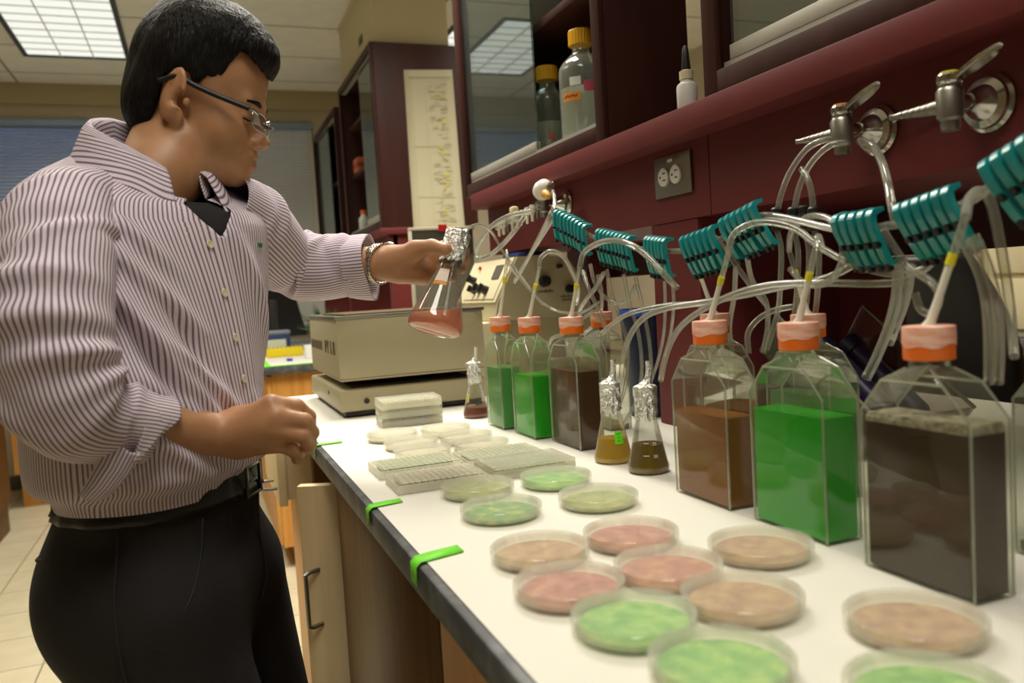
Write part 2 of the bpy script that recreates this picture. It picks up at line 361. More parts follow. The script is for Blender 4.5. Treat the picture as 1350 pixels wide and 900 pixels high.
# ---- second bench beyond the gap
SX0, SY0, SY1 = .24, 3.70, 6.20
b = BM(); box(b, (SX0, SY0, .8755), (1.42, SY1, .912), .004); tag(obj('worktop_slab', b, m_black), 'dark bench top with green edge tape on the far bench', 'worktop')
b = BM(); box(b, (SX0+.046, SY0+.031, .9125), (1.40, SY1-.02, .914)); tag(obj('bench_paper', b, m_paper), 'white paper on the far bench under the yellow box', 'paper')
b = BM(); box(b, (SX0+.002, SY0-.001, .9128), (SX0+.045, SY1, .9150)); box(b, (SX0+.045, SY0-.001, .9128), (1.3, SY0+.03, .9150)); tag(obj('tape_strip', b, m_tape), 'long green tape along the edge of the far bench', 'tape')
base_unit('base_cabinet', 'orange oak cabinet at the near end of the far bench', SX0+.04, 1.40, SY0+.03, 4.30, m_orange)
base_unit('base_cabinet', 'orange oak cabinet deeper along the far bench, second from its near end', SX0+.04, 1.40, 4.303, 4.95, m_orange)
base_unit('base_cabinet', 'orange oak cabinet at the far end of the far bench', SX0+.04, 1.40, 4.953, 6.15, m_orange)
# ---- maroon service panel and ledge over the near bench
PX = .80
t = thing('service_panel', 'maroon service panel with ledge along the back of the bench', 'panel', (PX, .8, 0)); oy = .8
b = BM(); ys = [-.6, 1.147, 2.235]
for k in range(2): box(b, (0, ys[k]-oy+.0012, 1.285), (.022, ys[k+1]-oy-.0012, 1.43))
box(b, (.022, -.6-oy, 1.285), (.30, 2.235-oy, 1.43)); obj('fascia', b, m_maroon, t)
b = BM(); box(b, (.30, -.6-oy, 1.20), (.322, 2.235-oy, 1.43)); obj('fascia', b, m_dark, t)  # far-side panel added in dark brown so the gap below looks unlit
b = BM(); box(b, (.300, 1.06-oy, BZ+.001), (.322, 1.34-oy, 1.199)); obj('upright', b, m_maroon, t)
b = BM(); box(b, (-.05, -.6-oy, 1.415), (.33, 2.235-oy, 1.4585), .003); obj('ledge', b, m_maroon, t)
for (ya, yb, xa) in ((-.55, -.50, .002), (1.19, 1.34, .002), (2.10, 2.23, .24)):
    b = BM(); box(b, (xa, ya-oy, BZ+.001), (.30, yb-oy, 1.284)); obj('upright', b, m_maroon, t)
# ---- wall cabinets with sliding glass doors
m_cabglass = clear('cabinet_glass', (214,232,226), 0.03, (190,205,200), 0.26, 0.01, 0.5, 0.3)
def wall_cabinet(label, x0, x1, y0, y1, z0, z1, doors, shelves, fr=.034, closed_back=True):
    t = thing('wall_cabinet', label, 'cabinet', (x0, (y0+y1)/2, z0)); oy = (y0+y1)/2; L = (y1-y0)/2; D = x1-x0; Hh = z1-z0; th = .022
    b = BM(); box(b, (0, -L, 0), (D, -L+th, Hh), .0015); box(b, (0, L-th, 0), (D, L, Hh), .0015); box(b, (0, -L+th, 0), (D, L-th, fr), .0015); box(b, (0, -L+th, Hh-th), (D, L-th, Hh), .0015); obj('carcass', b, m_dark, t)
    b = BM(); box(b, (D-.012, -L+th, fr), (D-.002, L-th, Hh-th)); obj('back_panel', b, m_inside, t)
    b = BM(); box(b, (-.012, -L, 0), (-.0003, -L+fr, Hh), .002); box(b, (-.012, L-fr, 0), (-.0003, L, Hh), .002); box(b, (-.012, -L+fr, 0), (-.0003, L-fr, fr), .002); box(b, (-.012, -L+fr, Hh-fr), (-.0003, L-fr, Hh), .002); obj('face_frame', b, m_dark, t)
    for z in shelves:
        b = BM(); box(b, (.03, -L+th, z), (D-.013, L-th, z+.02), .001); obj('shelf', b, m_dark, t)
    for zz in (fr, Hh-th-.012):
        b = BM(); box(b, (.003, -L+th+.012, zz), (.024, L-th-.012, zz+.012)); obj('door_track', b, m_alu, t)
    for k, (ya, yb, xx) in enumerate(doors):
        b = BM(); box(b, (xx, ya-oy, fr+.013), (xx+.005, yb-oy, Hh-th-.013)); d = obj('glass_door', b, m_cabglass, t)
        b = BM(); box(b, (xx-.004, ya-oy, fr+.012), (xx+.009, yb-oy, fr+.034), .001); obj('door_rail', b, m_alu, d)
    return t
CXF = .772
wall_cabinet('dark brown wall cabinet with yellow-capped bottles behind half-open glass', CXF, .96, 1.43, 2.325, 1.4595, 2.32, [(1.80, 2.29, .006)], [.33])
wall_cabinet('dark brown wall cabinet at top right above the gas taps', CXF, .96, -.55, 1.095, 1.4595, 2.32, [(.28, 1.045, .006), (-.5, .30, .0125)], [.36])
wall_cabinet('dark brown wall cabinet with a long paper chart taped on its side', .80, 1.24, 3.60, 4.46, 1.492, 2.30, [(3.63, 3.98, .006)], [.33, .58])
wall_cabinet('dark brown wall cabinet nearest the window at the far end', .80, 1.12, 4.62, 5.52, 1.51, 2.25, [(4.98, 5.48, .006)], [.36])
# far service panel under the two far cabinets
t = thing('service_panel', 'maroon service panel under the far wall cabinets', 'panel', (.84, 4.5, 0))
b = BM(); box(b, (0, -.88, 1.30), (.02, 1.5, 1.46)); obj('fascia', b, m_maroon, t)
b = BM(); box(b, (-.06, -.90, 1.462), (.30, 1.5, 1.4915), .003); obj('ledge', b, m_maroon, t)
for ya, yb in ((-.88, -.84), (.2, .24), (1.2, 1.24)):
    b = BM(); box(b, (-.02, ya, BZ+.002), (.30, yb, 1.461)); obj('upright', b, m_maroon, t)
# ================================================================== LABWARE ON THE BENCH
TOP = BZ+.0004
c_dish = clear('dish_plastic', (252,252,248), 0.13, (252,250,244), 0.02, 0.05, 0.26, 0.28)
c_flask = clear('flask_plastic', (246,248,240), 0.02, (205,210,190), 0.04, 0.03, 0.36, 0.22)
c_rib = clear('flask_rib', (236,240,226), 0.30, (225,228,212), 0.10, 0.05, 0.55, 0.3)
c_glass = clear('flask_glass', (248,250,246), 0.015, (220,222,212), 0.05, 0.01, 0.60, 0.30)
c_plate = clear('plate_plastic', (250,250,244), 0.42, (253,251,242), 0.02, 0.12, 0.20, 0.3)
m_foil = mat('foil', (236,236,230), 0.34, 0.92, bump=(110, 1.0, (1,1,1)))
m_orangecap = mat('orange_cap', (252,118,8), 0.4)
m_film = mat('film_wrap', (240,164,136), 0.4, noise=((250,214,198), 50, (1,1,4), .4, .7))
m_white = mat('white_plastic', (228,226,216), 0.5)
def liquid(name, rgb, rgb2=None, scale=8, rough=0.12, lo=.4, hi=.7, spec=.4):
    m = mat(name, rgb, rough, 0, noise=(rgb2 or rgb, scale, (1,1,1), lo, hi), spec=spec); return m
# ---- petri dishes
def dish_bm_base(R=.0455, h=.0125):
    b = BM(); lathe(b, [(0, 0), (R-.001, 0), (R, .001), (R, h), (R-.0013, h), (R-.0013, .0016), (0, .0016)], 56); return b
def dish_bm_lid(R=.0490, z0=.0055, z1=.0155):
    b = BM(); lathe(b, [(R, z0), (R, z1-.0008), (R-.0008, z1), (0, z1), ], 56, None, False, False)
    lathe(b, [(R-.0013, z0), (R-.0013, z1-.0013), (0, z1-.0013)], 56, None, False, False); return b
base0 = dish_bm_base(); lid0 = dish_bm_lid(); me_base = bpy.data.meshes.new('dish'); base0.to_mesh(me_base); me_lid = bpy.data.meshes.new('lid'); lid0.to_mesh(me_lid)
for me in (me_base, me_lid):
    me.materials.append(c_dish); me.polygons.foreach_set('use_smooth', [True]*len(me.polygons)); me.set_sharp_from_angle(angle=math.radians(35))
def culture_material(name, c1, c2, c3=None):
    m = bpy.data.materials.new(name); m.use_nodes = True; nt = m.node_tree; p = nt.nodes['Principled BSDF']; p.inputs['Roughness'].default_value = .35
    tc = nt.nodes.new('ShaderNodeTexCoord'); n = nt.nodes.new('ShaderNodeTexNoise'); n.inputs['Scale'].default_value = 64; n.inputs['Detail'].default_value = 5
    oi = nt.nodes.new('ShaderNodeObjectInfo'); ad = nt.nodes.new('ShaderNodeVectorMath'); ad.operation = 'ADD'
    nt.links.new(tc.outputs['Object'], ad.inputs[0]); nt.links.new(oi.outputs['Location'], ad.inputs[1]); nt.links.new(ad.outputs[0], n.inputs['Vector'])
    r = nt.nodes.new('ShaderNodeValToRGB'); e = r.color_ramp.elements; e[0].position = .36; e[0].color = lin(c1); e[1].position = .56; e[1].color = lin(c2)
    if c3: k = e.new(.66); k.color = lin(c3)
    nt.links.new(n.outputs['Fac'], r.inputs[0]); nt.links.new(r.outputs[0], p.inputs['Base Color']); return m
CUL = {'green': culture_material('culture_green', (92,176,58), (150,208,92), (184,218,110)), 'dgreen': culture_material('culture_deep_green', (58,136,42), (112,180,76), (214,206,96)),
       'yg': culture_material('culture_olive', (132,154,66), (174,184,100), (210,204,112)), 'tan': culture_material('culture_tan', (168,122,86), (202,160,116), (208,178,122)),
       'pink': culture_material('culture_pink', (180,100,80), (206,140,112), (226,166,118)), 'red': culture_material('culture_red', (168,84,72), (202,126,106), (220,158,122))}
me_cul = {}
for k, m in CUL.items():
    b = BM(); lathe(b, [(0, .0018), (.0425, .0018), (.0425, .0062), (.040, .0058), (0, .0056)], 48); me = bpy.data.meshes.new('culture'); b.to_mesh(me); b.free(); me.materials.append(m); me_cul[k] = me
    me.polygons.foreach_set('use_smooth', [True]*len(me.polygons)); me.set_sharp_from_angle(angle=math.radians(35))
DISH = [((835,806), 'green', 'bright green culture dish nearest the bench edge, left of the near row'), ((950,862), 'green', 'pale green culture dish cut by the bottom of the picture, left of the brown dish'),
 ((1205,808), 'tan', 'orange-brown culture dish in front of the big brown flask'), ((1224,902), 'green', 'green culture dish at the bottom edge, nearest the camera'),
 ((977,778), 'tan', 'tan culture dish right of the bright green one'), ((1002,712), 'tan', 'tan culture dish in front of the large green flask'),
 ((880,740), 'pink', 'pink-brown culture dish between the red dish and the tan dish'), ((750,763), 'red', 'reddish culture dish behind the bright green one, near the bench edge'),
 ((711,718), 'tan', 'pinkish tan culture dish with an orange rim spot near the bench edge'), ((831,697), 'red', 'dark red culture dish, in front of the two small flasks'),
 ((660,664), 'dgreen', 'deep green culture dish with a yellow spot, front left of the green four'), ((788,649), 'yg', 'olive green culture dish, front right of the green four'),
 ((629,637), 'yg', 'olive green culture dish beside the well plates, back left of the green four'), ((732,624), 'green', 'light green culture dish, back right of the green four')]
CLEAR = [((517,569), 'back left'), ((542,579), 'middle left'), ((557,590), 'front left'), ((587,562), 'back right'), ((613,571), 'middle right'), ((633,581), 'front right')]
def petri(px, culture, label, group, sc=1.0):
    p = onz(px[0], px[1], BZ+.0150); t = thing('petri_dish', label, 'dish', (p.x, p.y, TOP), random.random()*6, group)
    for nm, me in (('base', me_base), ('lid', me_lid)):
        o = bpy.data.objects.new(nm, me); COL.objects.link(o); o.parent = t
    if culture:
        o = bpy.data.objects.new('culture', me_cul[culture]); COL.objects.link(o); o.parent = t
    return t
for px, c, lab in DISH: petri(px, c, lab, 'petri dishes with coloured cultures')
me_base2 = me_base.copy()
m_emptyfill = mat('clear_agar', (214,208,192), 0.3)
b = BM(); lathe(b, [(0, .0018), (.0438, .0018), (.0438, .0052), (0, .0050)], 48); me = bpy.data.meshes.new('culture'); b.to_mesh(me); b.free(); me.materials.append(m_emptyfill); me_cul['agar'] = me
for px, w_ in CLEAR: petri(px, 'agar', 'colourless petri dish, %s of the six by the shaker' % w_, 'colourless petri dishes in front of the shaker')
# ---- well plates
m_well = {'g': mat('well_green', (142,170,98), 0.4), 'p': mat('well_pale', (220,208,178), 0.4), 'e': mat('well_empty', (214,210,190), .4)}
def plate_bms(L=.1276, W=.0855, h=.0145):
    b = BM(); box(b, (-L/2, -W/2, 0), (L/2, W/2, .003), .001)
    for (x0, y0, x1, y1) in ((-L/2, -W/2, -L/2+.0015, W/2), (L/2-.0015, -W/2, L/2, W/2), (-L/2, -W/2, L/2, -W/2+.0015), (-L/2, W/2-.0015, L/2, W/2)): box(b, (x0, y0, .002), (x1, y1, h-.002))
    w2 = BM()
    for i in range(12):
        for j in range(8):
            M = Matrix.Translation(((i-5.5)*.009, (j-3.5)*.009, 0)); lathe(b, [(.0034, h), (.0032, .0032)], 10, M, False, False); lathe(w2, [(0, .0032), (.0031, .0032), (.0033, h*.93), (0, h*.93)], 8, M)
    # deck between the wells: strips
    for i in range(13): x = (i-6)*.009; box(b, (x-.0012, -W/2+.003, h-.0012), (x+.0012, W/2-.003, h))
    for j in range(9): y = (j-4)*.009; box(b, (-L/2+.003, y-.0012, h-.0012), (L/2-.003, y+.0012, h))
    return b, w2
def lid_bm(L=.1276, W=.0855, z0=.008, z1=.0185):
    b = BM()
    for (x0, y0, x1, y1) in ((-L/2, -W/2, -L/2+.001, W/2), (L/2-.001, -W/2, L/2, W/2), (-L/2, -W/2, L/2, -W/2+.001), (-L/2, W/2-.001, L/2, W/2)): box(b, (x0, y0, z0), (x1, y1, z1))
    box(b, (-L/2, -W/2, z1-.001), (L/2, W/2, z1)); return b
def plate(x, y, z, rz, kind, lidded, label, group='well plates'):
    t = thing('well_plate', label, 'plate', (x, y, z), rz, group); b, w2 = plate_bms(); obj('plate_body', b, c_plate, t); obj('well_contents', w2, m_well[kind], t)
    if lidded: obj('lid', lid_bm(), c_dish, t)
    return t
plate(.294, 1.226, TOP, .01, 'g', False, 'well plate with green wells beside the petri dishes, back left of four')
plate(.428, 1.215, TOP, .005, 'g', False, 'well plate with green wells, back right of the four, by the flasks')
plate(.297, 1.118, TOP, -.01, 'p', False, 'well plate with pale beige wells nearest the bench edge')
plate(.433, 1.118, TOP, .0, 'g', True, 'lidded well plate behind the light green dish, front right of the four')
for k in range(3): plate(.400, 1.69, TOP+k*.0187, -.06, 'e', True, ['bottom well plate of the stack in front of the shaker', 'middle well plate of the stack in front of the shaker', 'top well plate of the stack in front of the shaker'][k], 'stacked well plates')
# ---- upright culture flasks with orange caps
W_, D_, Z1, Z2, Z3 = .113, .045, .142, .170, .187
def flask_sections(W, D, inset=0.0):
    w, d = W/2-inset, D/2-inset
    return w, d
def flask_shell(W=W_, D=D_, ins=0.0, zb=0.0, ztop=None):
    """rectangular body, chamfered shoulders on the wide faces, hipped roof to the neck; sections run along z"""
    w, d = W/2-ins, D/2-ins; n = 28; b = BM()
    def rect(hw, hd, r):
        out = []
        for cx, cy, a0 in ((hw-r, hd-r, 0), (-(hw-r), hd-r, 90), (-(hw-r), -(hd-r), 180), (hw-r, -(hd-r), 270)):
            for k in range(7): a = math.radians(a0+15*k); out.append((cx+r*math.cos(a), cy+r*math.sin(a)))
        return out
    S = [(zb, w-.002, d-.002, .003), (zb+.003, w, d, .003), (Z1, w, d, .003), (Z2, w*.55, d*.98, .003), (Z3-.006, .0165, .0165, .0160), (Z3, .0155, .0155, .0150), (Z3+.010, .0155, .0155, .0150)]
    return S, rect, b
def loft_rects(b, S, rect, cap0=True, cap1=True):
    rings = []
    for z, hw, hd, r in S: rings.append([b.verts.new((y, x, z)) for x, y in rect(hw, hd, r)])    # wide side along local y
    for a, c in zip(rings, rings[1:]):
        for k in range(len(a)): j = (k+1) % len(a); b.faces.new((a[k], a[j], c[j], c[k]))
    if cap0: b.faces.new(rings[0][::-1])
    if cap1: b.faces.new(rings[-1])
    return rings
def culture_flask(x, y, label, liq, level, foam=None, W=W_, D=D_, rz=0.0, stem=True, sc=1.0):
    t = thing('culture_flask', label, 'flask', (x, y, TOP), rz, 'culture flasks with orange caps')
    S, rect, b = flask_shell(W, D); loft_rects(b, S, rect, True, False); body = obj('body', b, c_flask, t, None, 30)
    b = BM(); w, d = W/2, D/2; e = .0013; zz = [Z1, Z2]
    for sx in (-1, 1):
        for sy in (-1, 1):
            tube(b, [(sx*(d-e), sy*(w-e), .002), (sx*(d-e), sy*(w-e), Z1), (sx*d*.96, sy*w*.55, Z2)], e, 6)
            tube(b, [(sx*d*.96, sy*w*.55, Z2), (sx*.0125, sy*.0125, Z3-.006)], e*.8, 6)
        tube(b, [(sx*d*.96, -w*.55, Z2), (sx*d*.96, w*.55, Z2)], e, 6)
    obj('moulded_edge', b, c_rib, body)
    b = BM(); S2 = [(.0025, w-.004, d-.004, .003), (.004, w-.0028, d-.0028, .003), (min(level, Z1), w-.0028, d-.0028, .003)]
    if level > Z1: k = (level-Z1)/(Z2-Z1); S2.append((level, (w-.0028)*(1-k*.45), d-.003, .003))
    loft_rects(b, S2, rect); obj('liquid', b, liq, t, None, 30)
    if foam:
        b = BM(); zt = S2[-1][0]; loft_rects(b, [(zt+.0003, S2[-1][1], S2[-1][2], .003), (zt+.004, S2[-1][1], S2[-1][2], .003), (zt+.008, S2[-1][1]*.97, S2[-1][2]*.95, .003)], rect)
        bmesh.ops.subdivide_edges(b, edges=b.edges[:], cuts=3, use_grid_fill=True)
        obj('foam', b, foam, t)
    b = BM(); prof = [(.0, .0), (.0195, 0), (.020, .001), (.020, .0150), (0, .0150)]
    lathe(b, prof, 40, Matrix.Translation((0, 0, Z3+.001))); cap = obj('cap', b, m_orangecap, t)
    b = BM(); R = .0206; n = 40; rings = []
    for zf, rr in ((0, R), (.5, R*1.005), (1, R*.99), (1.02, R*.93), (1.05, .0085)):
        ring = []
        for k in range(n):
            a = 2*PI*k/n; z0 = .0118+.0012*math.sin(2*a+x*40)+.0012*math.sin(5*a+y*30); z1_ = .0275
            ring.append(b.verts.new((rr*math.cos(a), rr*math.sin(a), Z3+.001+(z0+(z1_-z0)*zf if zf <= 1 else z1_+(zf-1)*.024))))
        rings.append(ring)
    for a_, c_ in zip(rings, rings[1:]):
        for k in range(n): j = (k+1) % n; b.faces.new((a_[k], a_[j], c_[j], c_[k]))
    b.faces.new(rings[-1]); obj('film_wrap', b, m_film, cap)
    return t
L_green = liquid('green_medium', (34,174,24), (46,184,34)); L_green2 = liquid('pale_green_medium', (92,158,88), (100,166,96))
L_brown = liquid('brown_medium', (76,46,24), (84,52,28)); L_dbrown = liquid('dark_brown_medium', (60,40,20), (68,46,24)); L_amber = liquid('amber_medium', (142,84,30), (150,92,36)); L_red = liquid('reddish_medium', (112,58,40), (120,66,46))
m_foam = mat('grey_foam', (176,168,146), 0.6, noise=((120,112,94), 90, (1,1,1), .4, .65), bump=(120, .8, (1,1,1)))
FLASKS = {}
FLASKS['g1'] = culture_flask(.551, 1.508, 'pale green liquid flask with orange cap, farthest of the front row', L_green2, .118, W=.088)
FLASKS['g2'] = culture_flask(.560, 1.378, 'green liquid flask with orange cap, second from the far end', L_green, .112, W=.098)
FLASKS['b'] = culture_flask(.582, 1.246, 'dark brown liquid flask with orange cap, behind the small foil-topped flasks', L_brown, .128)
FLASKS['tan'] = culture_flask(.570, .831, 'amber brown liquid flask with orange cap, left of the large green one', L_amber, .106)
FLASKS['g'] = culture_flask(.5735, .680, 'large bright green liquid flask between the amber and the big brown one', L_green, .124)
FLASKS['big'] = culture_flask(.5655, .512, 'big dark brown foaming flask, nearest the camera at right', L_dbrown, .132, m_foam)
FLASKS['r2'] = culture_flask(.685, .985, 'reddish brown liquid flask in the back row, behind the amber one', L_red, .112)
FLASKS['gr2'] = culture_flask(.690, .800, 'green liquid flask in the back row, behind the large green one', L_green2, .120)
FLASKS['b2'] = culture_flask(.705, 1.375, 'empty clear flask in the back row, behind the dark brown one', mat('dregs', (150,140,110), .3), .010)
FLASKS['c2'] = culture_flask(.700, .470, 'clear flask at the right edge, behind the big brown one', mat('grey_dregs', (120,130,100), .3), .012)
# ---- erlenmeyer flasks
def inside_at(P, z):
    for (r0, z0), (r1, z1) in zip(P, P[1:]):
        if z0 <= z <= z1: return r0+(r1-r0)*((z-z0)/max(z1-z0, 1e-9))
    return P[-1][0]
def erl_profile(R, H, rn):
    hb = H*.64
    return [(0, .0), (R*.82, 0), (R*.92, R*.035), (R*.975, R*.11), (R, R*.24), (R*.975, R*.40), (R*.93, R*.54), (rn*1.14, hb), (rn, hb+H*.05), (rn, H*.95), (rn*1.12, H*.975), (rn*1.12, H)]
def foil_bm(rn, z0, z1, seed, prof=None):
    b = BM(); n = 34; R = random.Random(seed); rings = []
    hs = [0, .25, .5, .75, .95, 1.0]
    jag = [R.uniform(-.25, .12) for _ in range(n)]; jag = [(jag[k]+jag[(k+1) % n]+jag[k-1])/3 for k in range(n)]
    for i, h in enumerate(hs):
        ring = []
        for k in range(n):
            a = 2*PI*k/n; rb = max(rn*1.12, inside_at(prof, z0+(z1-z0)*h)*1.07) if prof else rn*1.2; rr = rb+rn*R.uniform(-.02, .20); z = z0+(z1-z0)*h+(jag[k]*(z1-z0)*(1-h))
            if h == 1.0: rr *= .62
            ring.append(b.verts.new((rr*math.cos(a), rr*math.sin(a), z+R.uniform(-.001, .001))))
        rings.append(ring)
    for a_, c_ in zip(rings, rings[1:]):
        for k in range(n): j = (k+1) % n; b.faces.new((a_[k], a_[j], c_[j], c_[k]))
    c = b.verts.new((0, 0, z1+.002))
    for k in range(n): b.faces.new((rings[-1][k], rings[-1][(k+1) % n], c))
    return b
def erlenmeyer(label, R, H, rn, liq, level, loc, marks=True, seed=1, tag_label=None, spout=True):
    t = thing('erlenmeyer_flask', label, 'flask', loc, 0, 'foil-topped conical flasks'); P = erl_profile(R, H, rn)
    b = BM(); lathe(b, P, 48, None, False, False); body = obj('glass', b, c_glass, t, None, 60)
    P2 = [(max(r-.0011, 0), max(z, .0016)) for r, z in P]; L = [q for q in P2 if q[1] < level] + [(inside_at(P2, level), level), (0, level)]
    b = BM(); lathe(b, [(0, .0016)]+L[1:], 40); obj('liquid', b, liq, t, None, 60)
    f = obj('foil_cover', foil_bm(rn*1.05, H*.66, H*1.03, seed, P), m_foil, t, None, 20)
    if spout:
        b = BM(); tube(b, spline([(0, 0, H*1.0), (rn*.35, 0, H*1.06), (rn*.55, -.001, H*1.17), (rn*.62, 0, H*1.30)], 5), [rn*.75, rn*.70, rn*.66, rn*.62, rn*.55, rn*.5, rn*.46, rn*.42, rn*.40, rn*.38, rn*.36, rn*.36, rn*.35, rn*.35, rn*.34, rn*.34], 9); obj('foil_twist', b, m_foil, f, None, 20)
    if marks:
        b = BM()
        for k, zz in enumerate((.22, .36)):
            z = H*zz; rr = inside_at(P, z)+.0003
            for s in range(6):
                a0 = -2.35+s*.055; a1 = a0+.05
                v = [b.verts.new((rr*math.cos(a), rr*math.sin(a), z+dz)) for a, dz in ((a0, 0), (a1, 0), (a1, .0011), (a0, .0011))]; b.faces.new(v)
        obj('graduation', b, m_white, body, None, 0)
        for zz, s_ in ((.20, '50'), (.34, '75')):
            z = H*zz; rr = inside_at(P, z)+.0005; a = -1.80; M = axes((rr*math.cos(a), rr*math.sin(a), z), (-math.sin(a), math.cos(a), 0), (0, 0, 1), (math.cos(a), math.sin(a), 0))
            text_obj('graduation', s_, .006, m_white, body, M)
    return t, body, P
L_yellow = clear('yellow_broth', (224,190,50), 0.78, (246,216,84), 0.03, .05, .15, .3); L_olive = liquid('olive_broth', (132,106,26), (146,118,36)); L_rust = liquid('rust_broth', (138,72,54), (150,82,62))
L_salmon = clear('salmon_broth', (252,160,130), 0.80, (255,192,160), 0.04, .05, .15, .3)
ey, body, P = erlenmeyer('small conical flask of yellow broth with a green label', .0290, .118, .0120, L_yellow, .036, (.569, 1.094, TOP), False, 3)
b = BM(); n = 6; rows = []
for i in range(n+1):
    a = -1.62+(i/n-.5)*.55; rows.append([])
    for z in (.030, .048): rr = inside_at(P, z)+.0006; rows[-1].append(b.verts.new((rr*math.cos(a), rr*math.sin(a), z)))
for r0, r1 in zip(rows, rows[1:]): b.faces.new((r0[0], r1[0], r1[1], r0[1]))
o = obj('label', b, mat('green_label', (104,232,30), .55), body); o['label'] = 'bright green square label'
b = BM()
for k, (zz, u0, u1) in enumerate(((.0440, -.16, .12), (.0390, -.08, .06), (.0340, -.13, .10))):
    for i in range(4):
        ua = u0+(u1-u0)*i/4; ub = ua+(u1-u0)/4*.7; rr = inside_at(P, zz)+.0011
        b.faces.new([b.verts.new((rr*math.cos(-1.62+u), rr*math.sin(-1.62+u), zz+dz)) for u, dz in ((ua, 0), (ub, 0), (ub, .0009), (ua, .0009))])
obj('handwriting', b, mat('ink', (40,70,20), .6), o, None, 0)
eo, _, _ = erlenmeyer('small conical flask of olive broth with white graduation marks', .0292, .120, .0125, L_olive, .040, (.577, 1.004, TOP), True, 5)
er, body, P = erlenmeyer('small conical flask of rust-coloured broth beside the stacked well plates', .0285, .116, .0115, L_rust, .022, (.542, 1.665, TOP), False, 8)
b = BM(); tube(b, [((inside_at(P, z)+.0006)*math.cos(-2.7), (inside_at(P, z)+.0006)*math.sin(-2.7), z) for z in (.034, .040, .046, .052)], .0018, 8); obj('yellow_mark', b, mat('yellow_mark', (226,214,40), .5), body)
b = BM()
for i in range(5):
    a = -1.85+i*.12; rr = inside_at(P, .030)+.0005; b.faces.new([b.verts.new((rr*math.cos(a+u), rr*math.sin(a+u), .028+dz)) for u, dz in ((0, 0), (.09, 0), (.09, .006), (0, .006))])
obj('ink_mark', b, mat('black_ink', (30,30,30), .6), body, None, 0)
# ================================================================== EQUIPMENT ON AND OVER THE BENCH
m_beige = mat('beige_enamel', (172,162,128), 0.45)
m_beige_l = mat('light_beige_enamel', (214,204,168), 0.45)
m_blackpl = mat('black_plastic', (26,25,24), 0.45)
m_lcd = mat('lcd_grey', (96,92,84), 0.3)
m_txt = mat('print_grey', (92,84,66), 0.6)
m_red = mat('red_tag', (196,24,24), 0.5)
# ---- orbital shaker: base with a deep tray box floating on it
sx0, sy0, sx1, sy1 = .283, 1.852, .634, 2.34
t = thing('orbital_shaker', 'beige orbital shaker with deep tray box on a low base', 'shaker', ((sx0+sx1)/2, (sy0+sy1)/2, TOP)); cx, cy = (sx0+sx1)/2, (sy0+sy1)/2; hx, hy = (sx1-sx0)/2, (sy1-sy0)/2
b = BM(); box(b, (-hx, -hy, .014), (hx, hy, .064), .006); base = obj('base', b, m_beige, t)
b = BM()
for q in ((-1, -1), (1, -1), (-1, 1), (1, 1)): cyl(b, (q[0]*(hx-.05), q[1]*(hy-.05), 0), (q[0]*(hx-.05), q[1]*(hy-.05), .0145), .018)
box(b, (-hx+.012, -hy+.012, .004), (hx-.012, hy-.012, .0139)); obj('rubber_foot', b, m_blackpl, base)
b = BM(); box(b, (-hx+.035, -hy+.03, .0642), (hx-.03, hy-.03, .068)); obj('well', b, mat('shaker_shadow_gap', (52,48,40), .7), base)  # dark plate, no recess: paints the shadow between base and tray box
b = BM(); cyl(b, (-hx+.06, -hy-.002, .036), (-hx+.06, -hy+.006, .036), .0065); obj('screw_hole', b, m_blackpl, base); b = BM(); cyl(b, (-hx-.002, -hy+.16, .046), (-hx+.006, -hy+.16, .046), .005); obj('screw_hole', b, m_blackpl, base)
b = BM()
for q in ((-.09, -.06), (.08, -.06), (-.09, .12), (.08, .12)): cyl(b, (q[0], q[1], .068), (q[0], q[1], .0835), .012, n=16)
obj('drive_post', b, m_steel, t)
b = BM(); bx = (-hx+.004, -hy+.002, hx+.0, hy-.02)
box(b, (bx[0], bx[1], .083), (bx[2], bx[3], .090), .004); w_ = .006
for (a0, b0, a1, b1) in ((bx[0], bx[1], bx[2], bx[1]+w_), (bx[0], bx[3]-w_, bx[2], bx[3]), (bx[0], bx[1]+w_, bx[0]+w_, bx[3]-w_), (bx[2]-w_, bx[1]+w_, bx[2], bx[3]-w_)): box(b, (a0, b0, .0895), (a1, b1, .224), .0015)
tray = obj('tray_box', b, m_beige, t)
b = BM(); rw = .012
for (a0, b0, a1, b1) in ((bx[0]-.004, bx[1]-.004, bx[2]+.004, bx[1]+rw), (bx[0]-.004, bx[3]-rw, bx[2]+.004, bx[3]+.004), (bx[0]-.004, bx[1]+rw, bx[0]+rw, bx[3]-rw), (bx[2]-rw, bx[1]+rw, bx[2]+.004, bx[3]-rw)): box(b, (a0, b0, .2242), (a1, b1, .2315), .0015)
obj('rim', b, m_steel, tray)
b = BM(); box(b, (bx[0]+.03, bx[1]+.05, .2316), (bx[2]-.06, bx[3]-.05, .2345), .001); obj('platform', b, mat('platform_brown', (96,78,56), .4), tray)
b = BM()
for k in range(5): box(b, (bx[0]-.0012, bx[3]-.22+.0, .146+k*.0045), (bx[0]+.0002, bx[3]-.02, .149+k*.0045))
obj('stripe_emblem', b, mat('emblem_brown', (104,92,70), .5), tray)
m_em = mat('emblem_dark', (84,76,60), .5); R_ = random.Random(9)
